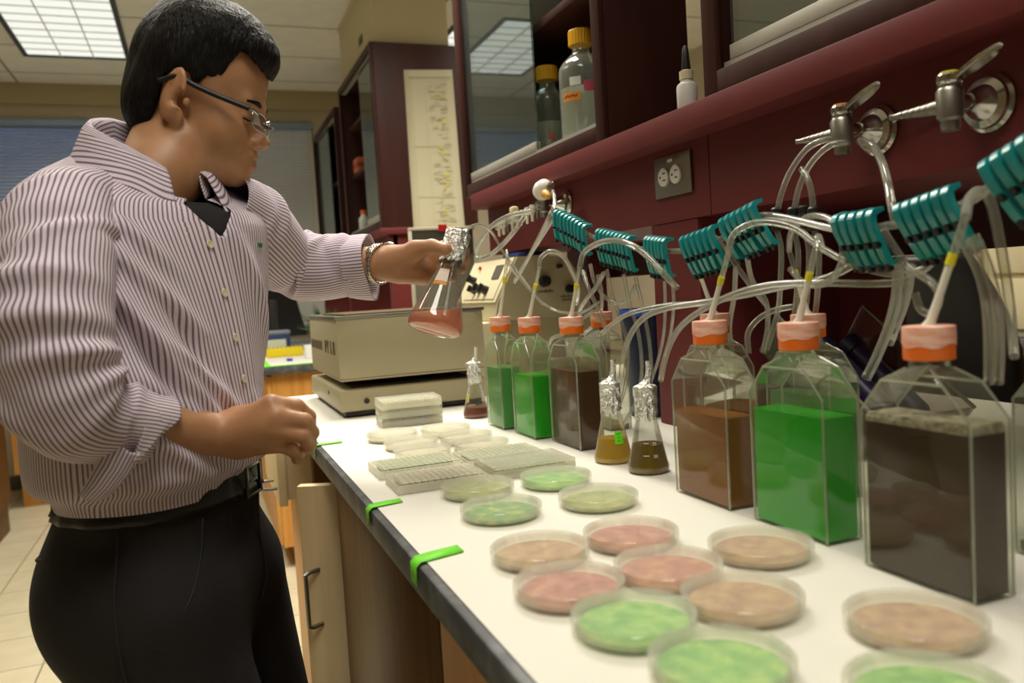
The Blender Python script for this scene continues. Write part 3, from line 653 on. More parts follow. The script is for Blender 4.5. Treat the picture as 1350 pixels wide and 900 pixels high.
for k, ya in enumerate((.196, .158, .112, .070)):
    b = BM(); y = bx[1]+ya
    for (y0, z0, y1, z1) in (((0, 0, .010, .030), (.010, .022, .024, .030), (.018, .012, .026, .024)), ((.004, .0, .012, .018), (0, .018, .008, .031), (.012, .016, .020, .031)), ((.006, 0, .014, .031), (.014, .0, .022, .008)), ((0, .004, .007, .027), (.020, .004, .027, .027), (.005, 0, .022, .007), (.005, .024, .022, .031)))[k]: box(b, (bx[0]-.0012, y-y1, .142+z0), (bx[0]+.0002, y-y0, .142+z1))
    obj('worn_letter', b, m_em, tray, None, 0)
# ---- cream instrument with sloped control panel, behind the front row
IY0, IY1 = 1.96, 2.30; ix0 = .60; ix1 = 1.02
t = thing('control_instrument', 'cream bench instrument with sloped panel of black knobs', 'instrument', (.745, IY0, TOP)); ox = .745
b = BM(); H1 = .350
box(b, (.712-ox, .04, 0), (ix1-ox, IY1-IY0, .19), .006)
prof = [(.705-ox, .19), (.712-ox, .235), (.775-ox, .352), (.850-ox, .354), (.915-ox, .344), (.955-ox, .285), (.985-ox, .19)]
prism(b, prof, 'y', .0, IY1-IY0); body = obj('housing', b, m_beige, t, None, 20)
pn = axes((.712-ox, 0, .235), (0, 1, 0), Vector((.063, 0, .117)).normalized(), Vector((-.117, 0, .063)).normalized())    # u along y, v up the slope, w out
b = BM(); cboxM(b, pn @ Vector((.17, .066, .0026)), (.325, .128, .005), pn.to_3x3().to_4x4(), .001); pan = obj('control_panel', b, m_beige_l, t)
b = BM(); cboxM(b, pn @ Vector((.085, .090, .0063)), (.055, .040, .0025), pn.to_3x3().to_4x4()); obj('display', b, m_lcd, pan)
for (u, v, r) in ((.250, .068, .012), (.165, .040, .013), (.112, .036, .013), (.205, .036, .010)):
    b = BM(); cyl(b, pn @ Vector((u, v, .005)), pn @ Vector((u, v, .022)), r, r*.8, 20); cboxM(b, pn @ Vector((u, v, .026)), (.005, r*1.8, .010), pn.to_3x3().to_4x4(), .001); obj('knob', b, m_blackpl, pan)
b = BM()
for q in ((.245, .108), (.030, .112)): cyl(b, pn @ Vector((q[0], q[1], .005)), pn @ Vector((q[0], q[1], .012)), .005)
obj('indicator_lamp', b, m_red, pan)
b = BM(); cboxM(b, pn @ Vector((.15, .010, .0058)), (.25, .002, .001), pn.to_3x3().to_4x4()); cboxM(b, pn @ Vector((.028, .066, .0058)), (.002, .11, .001), pn.to_3x3().to_4x4()); obj('panel_line', b, m_txt, pan)
for (x, z, r) in ((.845, .285, .016), (.915, .262, .012), (.888, .322, .006)):
    b = BM(); cyl(b, (x-ox, .0005, z), (x-ox, -.016, z), r, r*.85, 20); box(b, (x-ox-.003, -.021, z-r*.8), (x-ox+.003, -.0155, z+r*.8), .001); obj('knob', b, m_blackpl, body)
for x, z, n in ((.826, .256, 7), (.890, .240, 9), (.893, .231, 7)):
    b = BM()
    for i in range(n): box(b, (x-ox+i*.0065, -.0008, z), (x-ox+i*.0065+.0045, .0002, z+.005+.002*((i*5) % 2)))
    obj('faint_print', b, m_txt, body, None, 0)
b = BM(); box(b, (-.045, -.06, 0), (.045, .06, .008), .003); box(b, (-.040, -.055, .0081), (.040, .055, .0105), .001); lid_ = obj('plastic_tray', b, mat('blue_plastic', (64,84,170), .4), None)
lid_.location = (.835, IY0+.09, TOP+.3548); tag(lid_, 'blue plastic tray lying on top of the cream instrument', 'tray')
# front block of the instrument: switch box
b = BM(); box(b, (.645-ox, .02, .0), (.711-ox, IY1-IY0, .188), .005); obj('side_housing', b, m_beige_l, t)
# ---- grey framed board hung behind the man's hand, red tape and paper chart on the far cabinet
p0 = ony(537, 303, 2.415)
t = thing('display_board', 'dark grey board with pale frame standing behind the man\'s hand', 'board', (.70, 2.375, TOP))
b = BM(); box(b, (-.098, -.006, .0), (.098, .006, .465)); obj('backing', b, mat('board_grey', (120,118,104), .5), t)
b = BM(); box(b, (-.094, -.0085, .385), (.094, -.0062, .458)); obj('dark_strip', b, mat('board_dark', (74,74,66), .4), t)
b = BM()
for (a0, z0, a1, z1) in ((-.102, .459, .102, .468), (-.102, 0, -.0945, .459), (.0945, 0, .102, .459), (-.0945, 0, .0945, .010)): box(b, (a0, -.010, z0), (a1, .008, z1), .001)
obj('frame', b, mat('board_frame', (206,200,178), .5), t)
b = BM(); pt = ony(575, 302, 3.598); 
L0, R0, L1, R1 = ony(532, 92, 3.597), ony(596, 92, 3.597), ony(547, 330, 3.597), ony(615, 330, 3.597)
nn = 20; rows = []
for i in range(nn+1):
    f = i/nn; a = L0.lerp(L1, f); c = R0.lerp(R1, f); rows.append([b.verts.new((a.lerp(c, k/6).x, 3.5975-.004*math.sin(f*9)*abs(f-.2)-.001, a.lerp(c, k/6).z)) for k in range(7)])
for r0, r1 in zip(rows, rows[1:]):
    for k in range(6): b.faces.new((r0[k], r0[k+1], r1[k+1], r1[k]))
m_chart = bpy.data.materials.new('chart_paper'); m_chart.use_nodes = True; nt = m_chart.node_tree; pb = nt.nodes['Principled BSDF']; pb.inputs['Roughness'].default_value = .8; pb.inputs['Base Color'].default_value = lin((192,184,154))
o = obj('wall_chart', b, m_chart, None, None, 60); so = o.modifiers.new('t', 'SOLIDIFY'); so.thickness = .0006; tag(o, 'long cream paper chart of faint lines and yellow marks on cabinet side', 'chart')
def chart_marks(name, m, items):
    b = BM()
    for (u, f, du, df) in items:
        def P(uu, ff): a = L0.lerp(L1, ff); c = R0.lerp(R1, ff); q = a.lerp(c, uu); return (q.x, 3.5945-.004*math.sin(ff*9)*abs(ff-.2)-.001, q.z)
        b.faces.new([b.verts.new(P(*q)) for q in ((u, f), (u+du, f), (u+du, f+df), (u, f+df))])
    return obj(name, b, m, o, None, 0)
R_ = random.Random(4)
chart_marks('ruled_line', mat('chart_pencil', (180,172,140), .8), [(.12, .05, .006, .9), (.40, .12, .006, .8), (.05, .04, .9, .003), (.80, .05, .005, .85), (.12, .42, .75, .003), (.12, .70, .75, .003)])
pn_ = chart_marks('pencil_note', mat('chart_pencil_note', (186,178,144), .8), [(.45+R_.random()*.3, .06+R_.random()*.86, .03+R_.random()*.12, .004) for _ in range(150)])
pn_['kind'] = 'stuff'
chart_marks('yellow_highlight', mat('chart_yellow', (204,190,84), .8), [(.58+R_.random()*.14, f, .03+R_.random()*.08, .006+R_.random()*.01) for f in [.14, .155, .26, .28, .42, .44, .455, .57, .58, .60, .615, .63, .66, .77, .79, .86]])
b = BM(); box(b, (-.013, -.0012, -.012), (.013, .0, .008)); c = obj('red_clip', b, m_red, None); c.location = (.700, 2.3645, TOP+.4665); tag(c, 'small red clip on the top edge of the grey board', 'clip')
# ---- cream case on top of the far cabinet, grey column behind it
t = thing('storage_case', 'cream case with a handle hole standing on the far wall cabinet', 'case', (.96, 3.95, 2.3005))
b = BM(); box(b, (-.155, -.33, 0), (.20, .45, .30), .012); body = obj('shell', b, mat('case_cream', (196,184,146), .55), t)
b = BM(); box(b, (-.157, -.14, .06), (-.1545, -.05, .10), .001); obj('handle_hole', b, m_blackpl, body)
b = BM(); box(b, (-.162, -.336, .285), (.207, .457, .31), .006); obj('lid', b, mat('case_cream', (196,184,146), .55), t)
b = BM(); box(b, (1.10, 5.60, 0), (1.45, 6.0, ZC)); struct('trim_2', b, mat('column_paint', (188,180,160), .85))
# ---- duplex outlet
c = onx(889, 231, PX); t = thing('power_outlet', 'grey steel power outlet plate with two white receptacles on maroon panel', 'outlet', (PX-.0005, c.y, c.z))
b = BM(); box(b, (-.005, -.058, -.036), (0, .058, .036), .002); pl = obj('cover_plate', b, m_steel, t)
for s in (-1, 1):
    b = BM(); lathe(b, [(0, 0), (.0165, 0), (.0165, .003), (.0155, .004), (0, .004)], 28, axes((-.0052, s*.0195+.004, 0), (0, 1, 0), (0, 0, 1), (-1, 0, 0))); rc = obj('receptacle', b, m_white, t)
    b = BM(); y = s*.0195+.004
    for dy, dz in ((-.0045, .006), (-.0045, -.006)): box(b, (-.0097, y+dy-.004, dz-.0011), (-.0091, y+dy+.004, dz+.0011))
    cyl(b, (-.0097, y+.008, 0), (-.0091, y+.008, 0), .0022, n=10); obj('slot', b, m_blackpl, rc)
b = BM(); box(b, (-.0058, -.004, .0235), (-.0052, .012, .0290)); obj('id_tag', b, m_white, pl)
# ---- gas taps on the maroon panel
def gas_tap(px, label, m_idx, cz=0.0, s=1.0):
    c = onx(px[0], px[1], PX); t = thing('gas_tap', label, 'tap', (PX-.0004, c.y, c.z), 0, 'chrome gas taps on the maroon panel')
    X = axes((0, 0, 0), (0, 0, 1), (0, 1, 0), (-1, 0, 0))
    b = BM(); lathe(b, [(0, 0), (.030, 0), (.0305, .004), (.027, .007), (.026, .011), (.019, .014), (.016, .020), (.011, .026), (.0095, .034), (0, .034)], 36, X); obj('flange', b, m_chrome, t)
    b = BM(); cyl(b, (-.030, 0, 0), (-.052, 0, .002), .0075, n=20); obj('stem', b, m_chrome, t)
    bx = -.059
    b = BM(); lathe(b, [(0, -.030), (.0085, -.030), (.0095, -.026), (.0095, -.020), (.0125, -.017), (.0135, .010), (.011, .014), (.0115, .017), (0, .017)], 24, Matrix.Translation((bx, 0, 0))); obj('valve_body', b, m_steel, t)
    b = BM(); prof = [(.0085, 0)]
    z = .012
    for k in range(6): prof += [(.0082-k*.0007, z), (.0070-k*.0007, z+.007)]; z += .0075
    prof += [(.0030, z+.004), (.0036, z+.008), (0, z+.008)]
    lathe(b, prof, 18, align((bx, .004, -.004), (bx-.008, .06, -.002))); obj('hose_nozzle', b, m_steel, t, None, 25)
    b = BM(); lathe(b, [(0, .0172), (.0105, .0172), (.0125, .020), (.0125, .026), (.011, .028), (0, .028)], 24, Matrix.Translation((bx, 0, 0))); hub = obj('handle_hub', b, m_chrome, t)
    b = BM(); lathe(b, [(0, .0282), (.0092, .0282), (.0088, .0305), (0, .031)], 24, Matrix.Translation((bx, 0, 0))); obj('colour_button', b, m_idx, hub)
    b = BM(); H = axes((bx, -.010, .022), Vector((-.02, -.93, .34)).normalized(), Vector((1, 0, 0)), Vector((0, .34, .93)).normalized()); 
    prf = [(0, -.006), (.014, -.0085), (.034, -.009), (.050, -.005), (.055, 0), (.050, .005), (.034, .009), (.014, .0085), (0, .006)]
    vs = prism(b, prf, 'z', -.003, .003); bmesh.ops.transform(b, matrix=H, verts=vs); es = [e for e in b.edges]; bmesh.ops.bevel(b, geom=es, offset=.0015, segments=2, affect='EDGES'); obj('lever', b, m_chrome, hub)
    return t
m_yellowb = mat('yellow_button', (214,190,30), .45); m_orangeb = mat('orange_button', (206,120,50), .45)
gas_tap((1160, 172), 'chrome gas tap with an orange button above the green flasks', m_orangeb)
gas_tap((1307, 136), 'chrome gas tap with a yellow button, at the right edge', m_yellowb)
gas_tap((748, 268), 'far chrome gas tap wrapped in hoses by the wall cabinet', m_orangeb)
# ---- bottles
c_bottle = clear('bottle_glass', (244,248,244), 0.10, (246,248,236), 0.07, 0.01, .50, .3)
m_yellowcap = mat('yellow_cap', (238,176,20), 0.4)
m_water = clear('water', (236,242,234), 0.42, (250,252,238), 0.03, 0.02, .2, .3)
def media_bottle(loc, R, H, label, level):
    t = thing('media_bottle', label, 'bottle', loc, 0, 'yellow-capped reagent bottles'); b = BM(); hs = H*.66; rn = .0195
    prof = [(0, .0), (R*.94, 0), (R, R*.07), (R, hs), (R*.97, hs+H*.04), (R*.80, hs+H*.10), (R*.55, hs+H*.155), (rn, hs+H*.19), (rn, H*.90), (rn+.002, H*.905), (rn+.002, H*.925), (rn, H*.93), (rn, H)]
    lathe(b, prof, 40, None, False, False); g = obj('glass', b, c_bottle, t, None, 60)
    b = BM(); lathe(b, [(0, .003), (R-.003, .003), (R-.003, level), (0, level)], 32); obj('liquid', b, m_water, t)
    b = BM(); n = 48; rings = []
    for z, k in ((H*.925, 1), (H*.93+.002, 1), (H*.925+.030, 1), (H*.925+.033, .93)):
        rings.append([b.verts.new(((.0262+(.0008 if i % 2 else -.0004))*k*math.cos(2*PI*i/n), (.0262+(.0008 if i % 2 else -.0004))*k*math.sin(2*PI*i/n), z)) for i in range(n)])
    for a_, c_ in zip(rings, rings[1:]):
        for i in range(n): j = (i+1) % n; b.faces.new((a_[i], a_[j], c_[j], c_[i]))
    b.faces.new(rings[-1]); b.faces.new(rings[0][::-1]); obj('screw_cap', b, m_yellowcap, t, None, 20)
    return t, g
def wrap_label(R, a0, a1, z0, z1, m, parent, name='label'):
    b = BM(); rows = []
    for i in range(9): a = a0+(a1-a0)*i/8; rows.append([b.verts.new((R*math.cos(a), R*math.sin(a), z)) for z in (z0, z1)])
    for r0, r1 in zip(rows, rows[1:]): b.faces.new((r0[0], r1[0], r1[1], r0[1]))
    return obj(name, b, m, parent)
SHZ = 1.4595+.034+.0005+.0125
m_lab_w = mat('label_white', (226,230,220), .6); m_lab_o = mat('label_orange', (232,140,30), .55); m_lab_p = mat('label_pink', (206,90,110), .55)
c1 = (.838, 1.856); t, g = media_bottle((c1[0], c1[1], SHZ), .041, .192, 'smaller yellow-capped bottle, beside the sliding glass door', .075)
wrap_label(.0414, -2.1, -1.7, .030, .045, mat('label_redprint', (176,90,80), .6), g)
t, g = media_bottle((.838, 1.665, SHZ), .052, .222, 'larger yellow-capped bottle with orange label, at right in the cabinet', .11)
wrap_label(.0524, -3.0, -2.15, .078, .096, m_lab_o, g, 'orange_label'); wrap_label(.0524, -2.6, -2.1, .110, .128, m_lab_w, g); wrap_label(.0525, -2.0, -1.55, .095, .118, m_lab_p, g, 'pink_label')
b = BM()
for i in range(8): a = -2.92+i*.085; b.faces.new([b.verts.new((.0527*math.cos(a+u), .0527*math.sin(a+u), .087+dz+((i*7) % 3)*.001)) for u, dz in ((0, -.003), (.05, -.002), (.05, .003), (0, .002))])
obj('ink_mark', b, m_blackpl, g, None, 0)
# box of supplies on the shelf above
b = BM(); box(b, (-.05, -.10, 0), (.05, .10, .075), .002); o = obj('supply_box', b, mat('carton_grey', (150,150,140), .7), None); o.location = (.85, 1.95, 1.4595+.352); tag(o, 'grey box on the upper shelf behind the glass', 'box')
b = BM()
for i in range(7): box(b, (-.0515, -.085+i*.022, .035), (-.0502, -.072+i*.022, .060))
obj('print', b, mat('carton_print', (70,70,66), .7), o)
# dropper bottle on the ledge between the cabinets
c = onx(907, 147, .79); t = thing('dropper_bottle', 'white dropper bottle with a black bulb on the maroon ledge', 'bottle', (.80, c.y+.015, 1.4588))
b = BM(); lathe(b, [(0, 0), (.0165, 0), (.0175, .002), (.0175, .045), (.016, .050), (.0105, .054), (.0105, .058), (0, .058)], 28); obj('body', b, mat('milky_plastic', (214,214,204), .45), t)
b = BM(); lathe(b, [(0, .0582), (.0118, .0582), (.0118, .072), (.008, .074), (0, .074)], 24); obj('collar', b, mat('collar_cream', (206,196,160), .5), t)
b = BM(); lathe(b, [(.0075, .0742), (.0078, .078), (.0062, .096), (.0055, .108), (.003, .114), (0, .1155)], 20); obj('bulb', b, m_blackpl, t)
# ---- items in the far cabinets
def small_box(name, lo, hi, rgb, label, cat='box', band=None):
    c = [(a+b_)/2 for a, b_ in zip(lo, hi)]; b = BM(); box(b, [a-k for a, k in zip(lo, (c[0], c[1], lo[2]))], [a-k for a, k in zip(hi, (c[0], c[1], lo[2]))], .003)
    o = obj(name, b, mat(name+'_%d_%d_%d' % rgb, rgb, .6), None); o.location = (c[0], c[1], lo[2]); tag(o, label, cat)
    if band:
        b = BM(); h = hi[2]-lo[2]; box(b, (lo[0]-c[0]-.0008, lo[1]-c[1]-.0008, h*.3), (hi[0]-c[0]+.0008, hi[1]-c[1]+.0008, h*.62)); obj('label_band', b, mat('band_%d_%d_%d' % band, band, .6), o)
    return o
zf = 1.492+.034+.0005
small_box('reagent_box', (.825, 4.24, 1.492+.3505), (.925, 4.36, 1.492+.42), (206,104,56), 'orange box on the shelf of the far cabinet, beside the glass', 'box', (160,70,46))
t = thing('reagent_bottle', 'small pale bottle with a blue label in the far cabinet', 'bottle', (.85, 4.30, zf)); b = BM(); lathe(b, [(0, 0), (.026, 0), (.027, .003), (.027, .075), (.014, .09), (.014, .10), (0, .10)], 24); bd = obj('body', b, m_lab_w, t); wrap_label(.0273, 0, 6.28, .03, .06, mat('label_blue', (110,140,180), .6), bd); b = BM(); lathe(b, [(0, .1002), (.016, .1002), (.016, .118), (0, .118)], 20); obj('screw_cap', b, m_orangecap, t)
for k in range(4): small_box('file_box', (.86, 4.72+k*.06, 1.51+.0345), (1.06, 4.765+k*.06, 1.51+.19+.01*(k % 2)), [(196,178,140), (120,130,120), (190,186,170), (96,84,70)][k], ['tan', 'green-grey', 'pale', 'brown'][k]+' file box in the cabinet nearest the window')
# ---- blue waste pail behind the flasks
c = onx(848, 433, .80); t = thing('waste_pail', 'dark navy pail with a bright blue rim behind the foil-topped flasks', 'pail', (.845, 1.44, TOP))
b = BM(); H = .215; lathe(b, [(0, .0), (.046, 0), (.048, .003), (.058, H-.006), (.0565, H-.006), (.0465, .005), (0, .005)], 36); obj('body', b, mat('navy_plastic', (22,28,58), .45), t)
b = BM(); lathe(b, [(.0582, H-.014), (.0605, H-.014), (.0608, H), (.0570, H), (.0570, H-.0055)], 36, None, False, False); obj('rim', b, mat('blue_rim', (40,88,190), .45), t)
# ---- through the gap: the far side of the island
t = thing('office_chair', 'black office chair back seen under the panel at right', 'chair', (1.78, 1.60, 0))
b = BM(); n = 14; rows = []
for i in range(n+1):
    v = i/n; wv = .23*(1-.55*max(0, v-.45)**2*3.2); rows.append([b.verts.new((.05*(u/6-.5)**2*1.2+.04*math.sin(v*3), (u/6-.5)*2*wv, .55+v*.66)) for u in range(7)])
for r0, r1 in zip(rows, rows[1:]):
    for k in range(6): b.faces.new((r0[k], r0[k+1], r1[k+1], r1[k]))
o = obj('backrest', b, m_blackpl, t, None, 60); md = o.modifiers.new('s', 'SOLIDIFY'); md.thickness = .05; md2 = o.modifiers.new('b', 'BEVEL'); md2.width = .012; md2.segments = 2
b = BM(); box(b, (-.02, -.24, .44), (.44, .24, .52), .03, None, 3); obj('seat', b, mat('chair_fabric', (30,30,32), .9), t)
b = BM(); cyl(b, (.2, 0, .10), (.2, 0, .44), .03); obj('column', b, m_steel, t)
for k in range(5):
    a = 2*PI*k/5; b = BM(); tube(b, [(.2, 0, .10), (.2+.15*math.cos(a), .15*math.sin(a), .085), (.2+.28*math.cos(a), .28*math.sin(a), .065)], [.022, .018, .014], 8); lg = obj('leg', b, m_blackpl, t)
    b = BM(); x, y = .2+.28*math.cos(a), .28*math.sin(a); cyl(b, (x-.012, y, .0255), (x+.012, y, .0255), .025); obj('caster', b, m_blackpl, lg)
b = BM(); box(b, (.045, -.03, .30), (.075, .03, .60), .006); obj('back_bracket', b, m_steel, t)
# drawers unit and cabinets along the right wall
t = thing('wall_bench', 'orange wood bench along the wall beyond the island, seen at right', 'bench', (3.0, 1.6, 0))
b = BM(); box(b, (-.30, -2.0, .0), (.38, 2.2, .87)); cb = obj('carcass', b, m_orange, t)
b = BM(); box(b, (-.33, -2.02, .8702), (.38, 2.22, .905), .004); obj('counter', b, m_black, t)
for k in range(6):
    b = BM(); y = -1.9+k*.68; box(b, (-.318, y, .70), (-.3005, y+.64, .855), .002); d = obj('drawer', b, m_orange, cb)
for k in range(3):
    t = thing('drawer_unit', ['cream two-drawer unit on the bench beyond, seen between the uprights', 'cream drawer unit farther along the wall bench', 'cream equipment cabinet at the right edge beyond the gap'][k], 'cabinet', [(2.95, 3.35, .906), (2.95, 2.5, .906), (2.95, 1.9, .906)][k])
    b = BM(); box(b, (-.22, -.30, 0), (.25, .30, .44), .006); bd = obj('housing', b, m_beige_l, t)
    for i in range(2):
        b = BM(); box(b, (-.236, -.28, .03+i*.20), (-.2205, .28, .21+i*.20), .004); d = obj('drawer', b, m_beige_l, t); pull(d, (-.236, -.05, .12+i*.2), (-.236, .05, .12+i*.2), (-.025, 0, 0))
# clear rack of dark purple tubes propped on the bench under the right clamps
c_acr = clear('acrylic', (236,230,226), 0.04, (160,150,140), 0.08, 0.04, .5, .3)
RM = Matrix.Translation((.93, .97, TOP+.102)) @ Matrix.Rotation(.62, 4, 'X'); t = thing('acrylic_rack', 'clear acrylic rack tilted behind the flasks with dark purple tubes', 'rack', (.93, .97, TOP)); RL = Matrix.Translation((0, 0, .1025)) @ Matrix.Rotation(.62, 4, 'X')
b = BM(); hw, hl, hh = .088, .125, .036
for a_, c_ in (((-hw, -hl, -hh), (hw, hl, -hh+.004)), ((-hw, -hl, -hh+.0041), (-hw+.004, hl, hh)), ((hw-.004, -hl, -hh+.0041), (hw, hl, hh)), ((-hw+.0041, -hl, -hh+.0041), (hw-.0041, -hl+.004, hh))): box(b, a_, c_, 0, RL)
obj('frame', b, c_acr, t)
for sx in (-1, 1):
    b = BM(); tube(b, [RL @ Vector((sx*hw, -hl, hh+.002)), RL @ Vector((sx*hw, hl, hh+.002))], .0028, 8); obj('edge_rail', b, m_steel, t)
b = BM(); box(b, (-.05, .055, .0), (.05, .065, .105)); obj('prop', b, c_acr, t)
m_pt = mat('purple_tube', (52,44,84), .35); m_pc = mat('purple_cap', (38,36,70), .45)
for i in range(3):
    q = thing('centrifuge_tube', 'dark purple tube in the tilted acrylic rack, %s of three' % ['left', 'middle', 'right'][i], 'tube', (.93, .97, TOP), 0, 'dark purple tubes in the acrylic rack')
    Mx = RL @ axes((-.054+i*.054, -.100, -.010), (1, 0, 0), (0, 0, -1), (0, 1, 0)); b = BM(); lathe(b, [(0, 0), (.009, .004), (.018, .022), (.0185, .165), (0, .165)], 20, Mx); obj('body', b, m_pt, q)
    b = BM(); lathe(b, [(0, .1655), (.021, .1655), (.021, .190), (0, .190)], 20, Mx); obj('screw_cap', b, m_pc, q)
# ================================================================== FAR BENCH AND FAR LEFT
FZ = .9146
t = thing('tip_box', 'blue box with a white label on the far bench', 'box', (.375, 4.55, FZ+.0))
b = BM(); box(b, (-.075, -.055, 0), (.075, .055, .11), .006); bd = obj('body', b, mat('tipbox_blue', (40,66,120), .45), t)
b = BM(); box(b, (-.048, -.0565, .035), (.052, -.0548, .082), .0004); obj('label', b, m_lab_w, bd)
b = BM(); box(b, (-.078, -.058, .1102), (.078, .058, .128), .005); obj('lid', b, mat('tipbox_grey', (140,150,170), .4), t)
t = thing('tube_rack', 'bright yellow tube rack in front of the blue box', 'rack', (.40, 4.36, FZ)); b = BM(); box(b, (-.09, -.06, 0), (.09, .06, .045), .004); bd = obj('body', b, mat('rack_yellow', (240,214,20), .45), t)
b = BM()
for i in range(8):
    for j in range(4): cyl(b, (-.073+i*.021, -.036+j*.024, .0451), (-.073+i*.021, -.036+j*.024, .0458), .006, n=10)
obj('hole', b, mat('rack_hole', (120,104,20), .6), bd)
def bottle(loc, R, H, m, mc, label, name='reagent_bottle', group=None):
    t = thing(name, label, 'bottle', loc, 0, group); b = BM(); lathe(b, [(0, 0), (R*.95, 0), (R, .003), (R, H*.62), (R*.8, H*.72), (R*.42, H*.78), (R*.42, H*.84), (0, H*.84)], 24); obj('body', b, m, t)
    b = BM(); lathe(b, [(0, H*.8405), (R*.55, H*.8405), (R*.55, H*.985), (R*.5, H), (0, H)], 24); obj('screw_cap', b, mc, t); return t
m_milk = mat('milky_bottle', (222,224,204), .4)
bottle((.63, 4.15, FZ), .042, .19, m_milk, m_white, 'tall white-capped bottle on the far bench beside the shaker')
bottle((.55, 4.22, FZ), .030, .095, m_milk, m_white, 'short white bottle left of the tall white-capped one')
bottle((.585, 4.02, FZ), .028, .075, m_milk, mat('greenish_cap', (200,206,170), .5), 'smallest pale bottle at the front of the far bench group')
small_box('carton', (.47, 4.02, FZ), (.545, 4.10, FZ+.062), (238,238,234), 'small bright white carton on the far bench', 'box')
small_box('pipette_tip_box', (.40, 4.80, FZ), (.62, 4.98, FZ+.055), (104,106,104), 'flat grey box behind the blue box on the far bench', 'box', (150,150,146))
t = thing('tape_roll', 'small blue tape scrap lying on the far bench paper', 'tape', (.385, 3.95, FZ)); b = BM(); lathe(b, [(.008, 0), (.014, 0), (.014, .012), (.008, .012), (.008, 0)], 18, None, False, False); obj('roll', b, mat('blue_scrap', (60,70,170), .5), t)
t = thing('desk_monitor', 'black monitor back standing at the far end below the blind', 'monitor', (.45, 5.42, FZ))
b = BM(); prism(b, [(-.20, .06), (.20, .06), (.13, .36), (-.13, .36)], 'y', -.03, .03); obj('housing', b, m_blackpl, t); b = BM(); box(b, (-.025, -.042, .08), (.025, -.0305, .30), .004); obj('spine', b, mat('dark_grey', (60,60,60), .5), t)
b = BM(); box(b, (-.11, -.08, 0), (.11, .08, .012), .004); box(b, (-.03, -.02, .0121), (.03, .02, .07)); obj('stand', b, m_blackpl, t)
small_box('storage_tin', (.22, 5.10, FZ), (.36, 5.26, FZ+.17), (196,186,150), 'cream canister left of the black monitor', 'box')
small_box('paper_box', (.735, 4.10, FZ), (.80, 4.18, FZ+.14), (214,206,180), 'cream carton standing on the bench below the far cabinets', 'box')
small_box('glass_dish_stack', (.93, 3.85, FZ), (1.0, 3.93, FZ+.12), (150,150,140), 'grey dish stack below the paper chart', 'dish')
t = thing('potted_plant', 'green leafy sprig on the far bench by the window', 'plant', (.70, 4.95, FZ)); b = BM(); lathe(b, [(0, 0), (.035, 0), (.045, .07), (0, .07)], 20); obj('pot', b, mat('grey_pot', (110,120,120), .5), t)
b = BM(); R_ = random.Random(2)
for k in range(46):
    a = R_.random()*6.28; e = R_.uniform(.2, 1.2); L_ = R_.uniform(.10, .22); d = Vector((math.cos(a)*math.cos(e), math.sin(a)*math.cos(e), math.sin(e))); s = d.cross(Vector((0, 0, 1))).normalized()*.010; p0 = Vector((0, 0, .07)); pm = p0+d*L_*.5+Vector((0, 0, .01)); p1 = p0+d*L_
    v = [b.verts.new(q) for q in (p0, pm+s, p1, pm-s)]; b.faces.new(v)
obj('leaves', b, mat('leaf_green', (50,110,60), .5), t, None, 0)
# base cabinets along the far left, seen past the man's elbow
for k, (x0, x1, y0, y1, lab) in enumerate(((-1.70, -1.06, 4.55, 5.30, 'brown oak cabinet at the left edge behind the man'), (-1.14, -.30, 5.85, 6.45, 'orange oak open-front cabinet against the window wall behind the man'))):
    t = thing('base_cabinet', lab, 'cabinet', ((x0+x1)/2, (y0+y1)/2, 0)); hx_, hy_ = (x1-x0)/2, (y1-y0)/2; b = BM(); mm = m_orange if k else m_oak
    z0 = .22 if k else .16; box(b, (-hx_, -hy_, z0), (-hx_+.035, hy_, .86)); box(b, (hx_-.035, -hy_, z0), (hx_, hy_, .86)); box(b, (-hx_+.035, -hy_, z0), (hx_-.035, hy_, z0+.035)); box(b, (-hx_+.035, -hy_, .825), (hx_-.035, hy_, .86)); box(b, (-hx_+.035, hy_-.02, z0+.035), (hx_-.035, hy_, .825)); box(b, (-hx_+.02, -hy_+.07, 0), (hx_-.02, hy_-.01, z0-.0005)); obj('carcass', b, mm, t)
    b = BM(); box(b, (-hx_-.02, -hy_-.02, .8605), (hx_+.02, hy_, .895), .004); obj('counter', b, m_black, t)
    if not k:
        b = BM(); box(b, (-hx_+.037, -hy_-.018, z0+.01), (hx_-.037, -hy_-.0005, .82), .002); d = obj('door', b, m_orange, t); pull(d, (hx_-.08, -hy_-.018, .55), (hx_-.08, -hy_-.018, .66), (0, -.03, 0))
# ================================================================== CLAMPS AND CLEAR TUBING
c_tube = clear('silicone_tubing', (248,248,240), 0.16, (226,224,210), 0.06, 0.08, .75, .35)
m_stem = mat('milky_pipette', (226,222,206), .4)
m_band = mat('yellow_band', (226,214,40), .5)
m_teal = mat('teal_clamp', (24,150,150), .30, noise=((18,136,140), 20, (1,1,1), .4, .7), coat=.3)
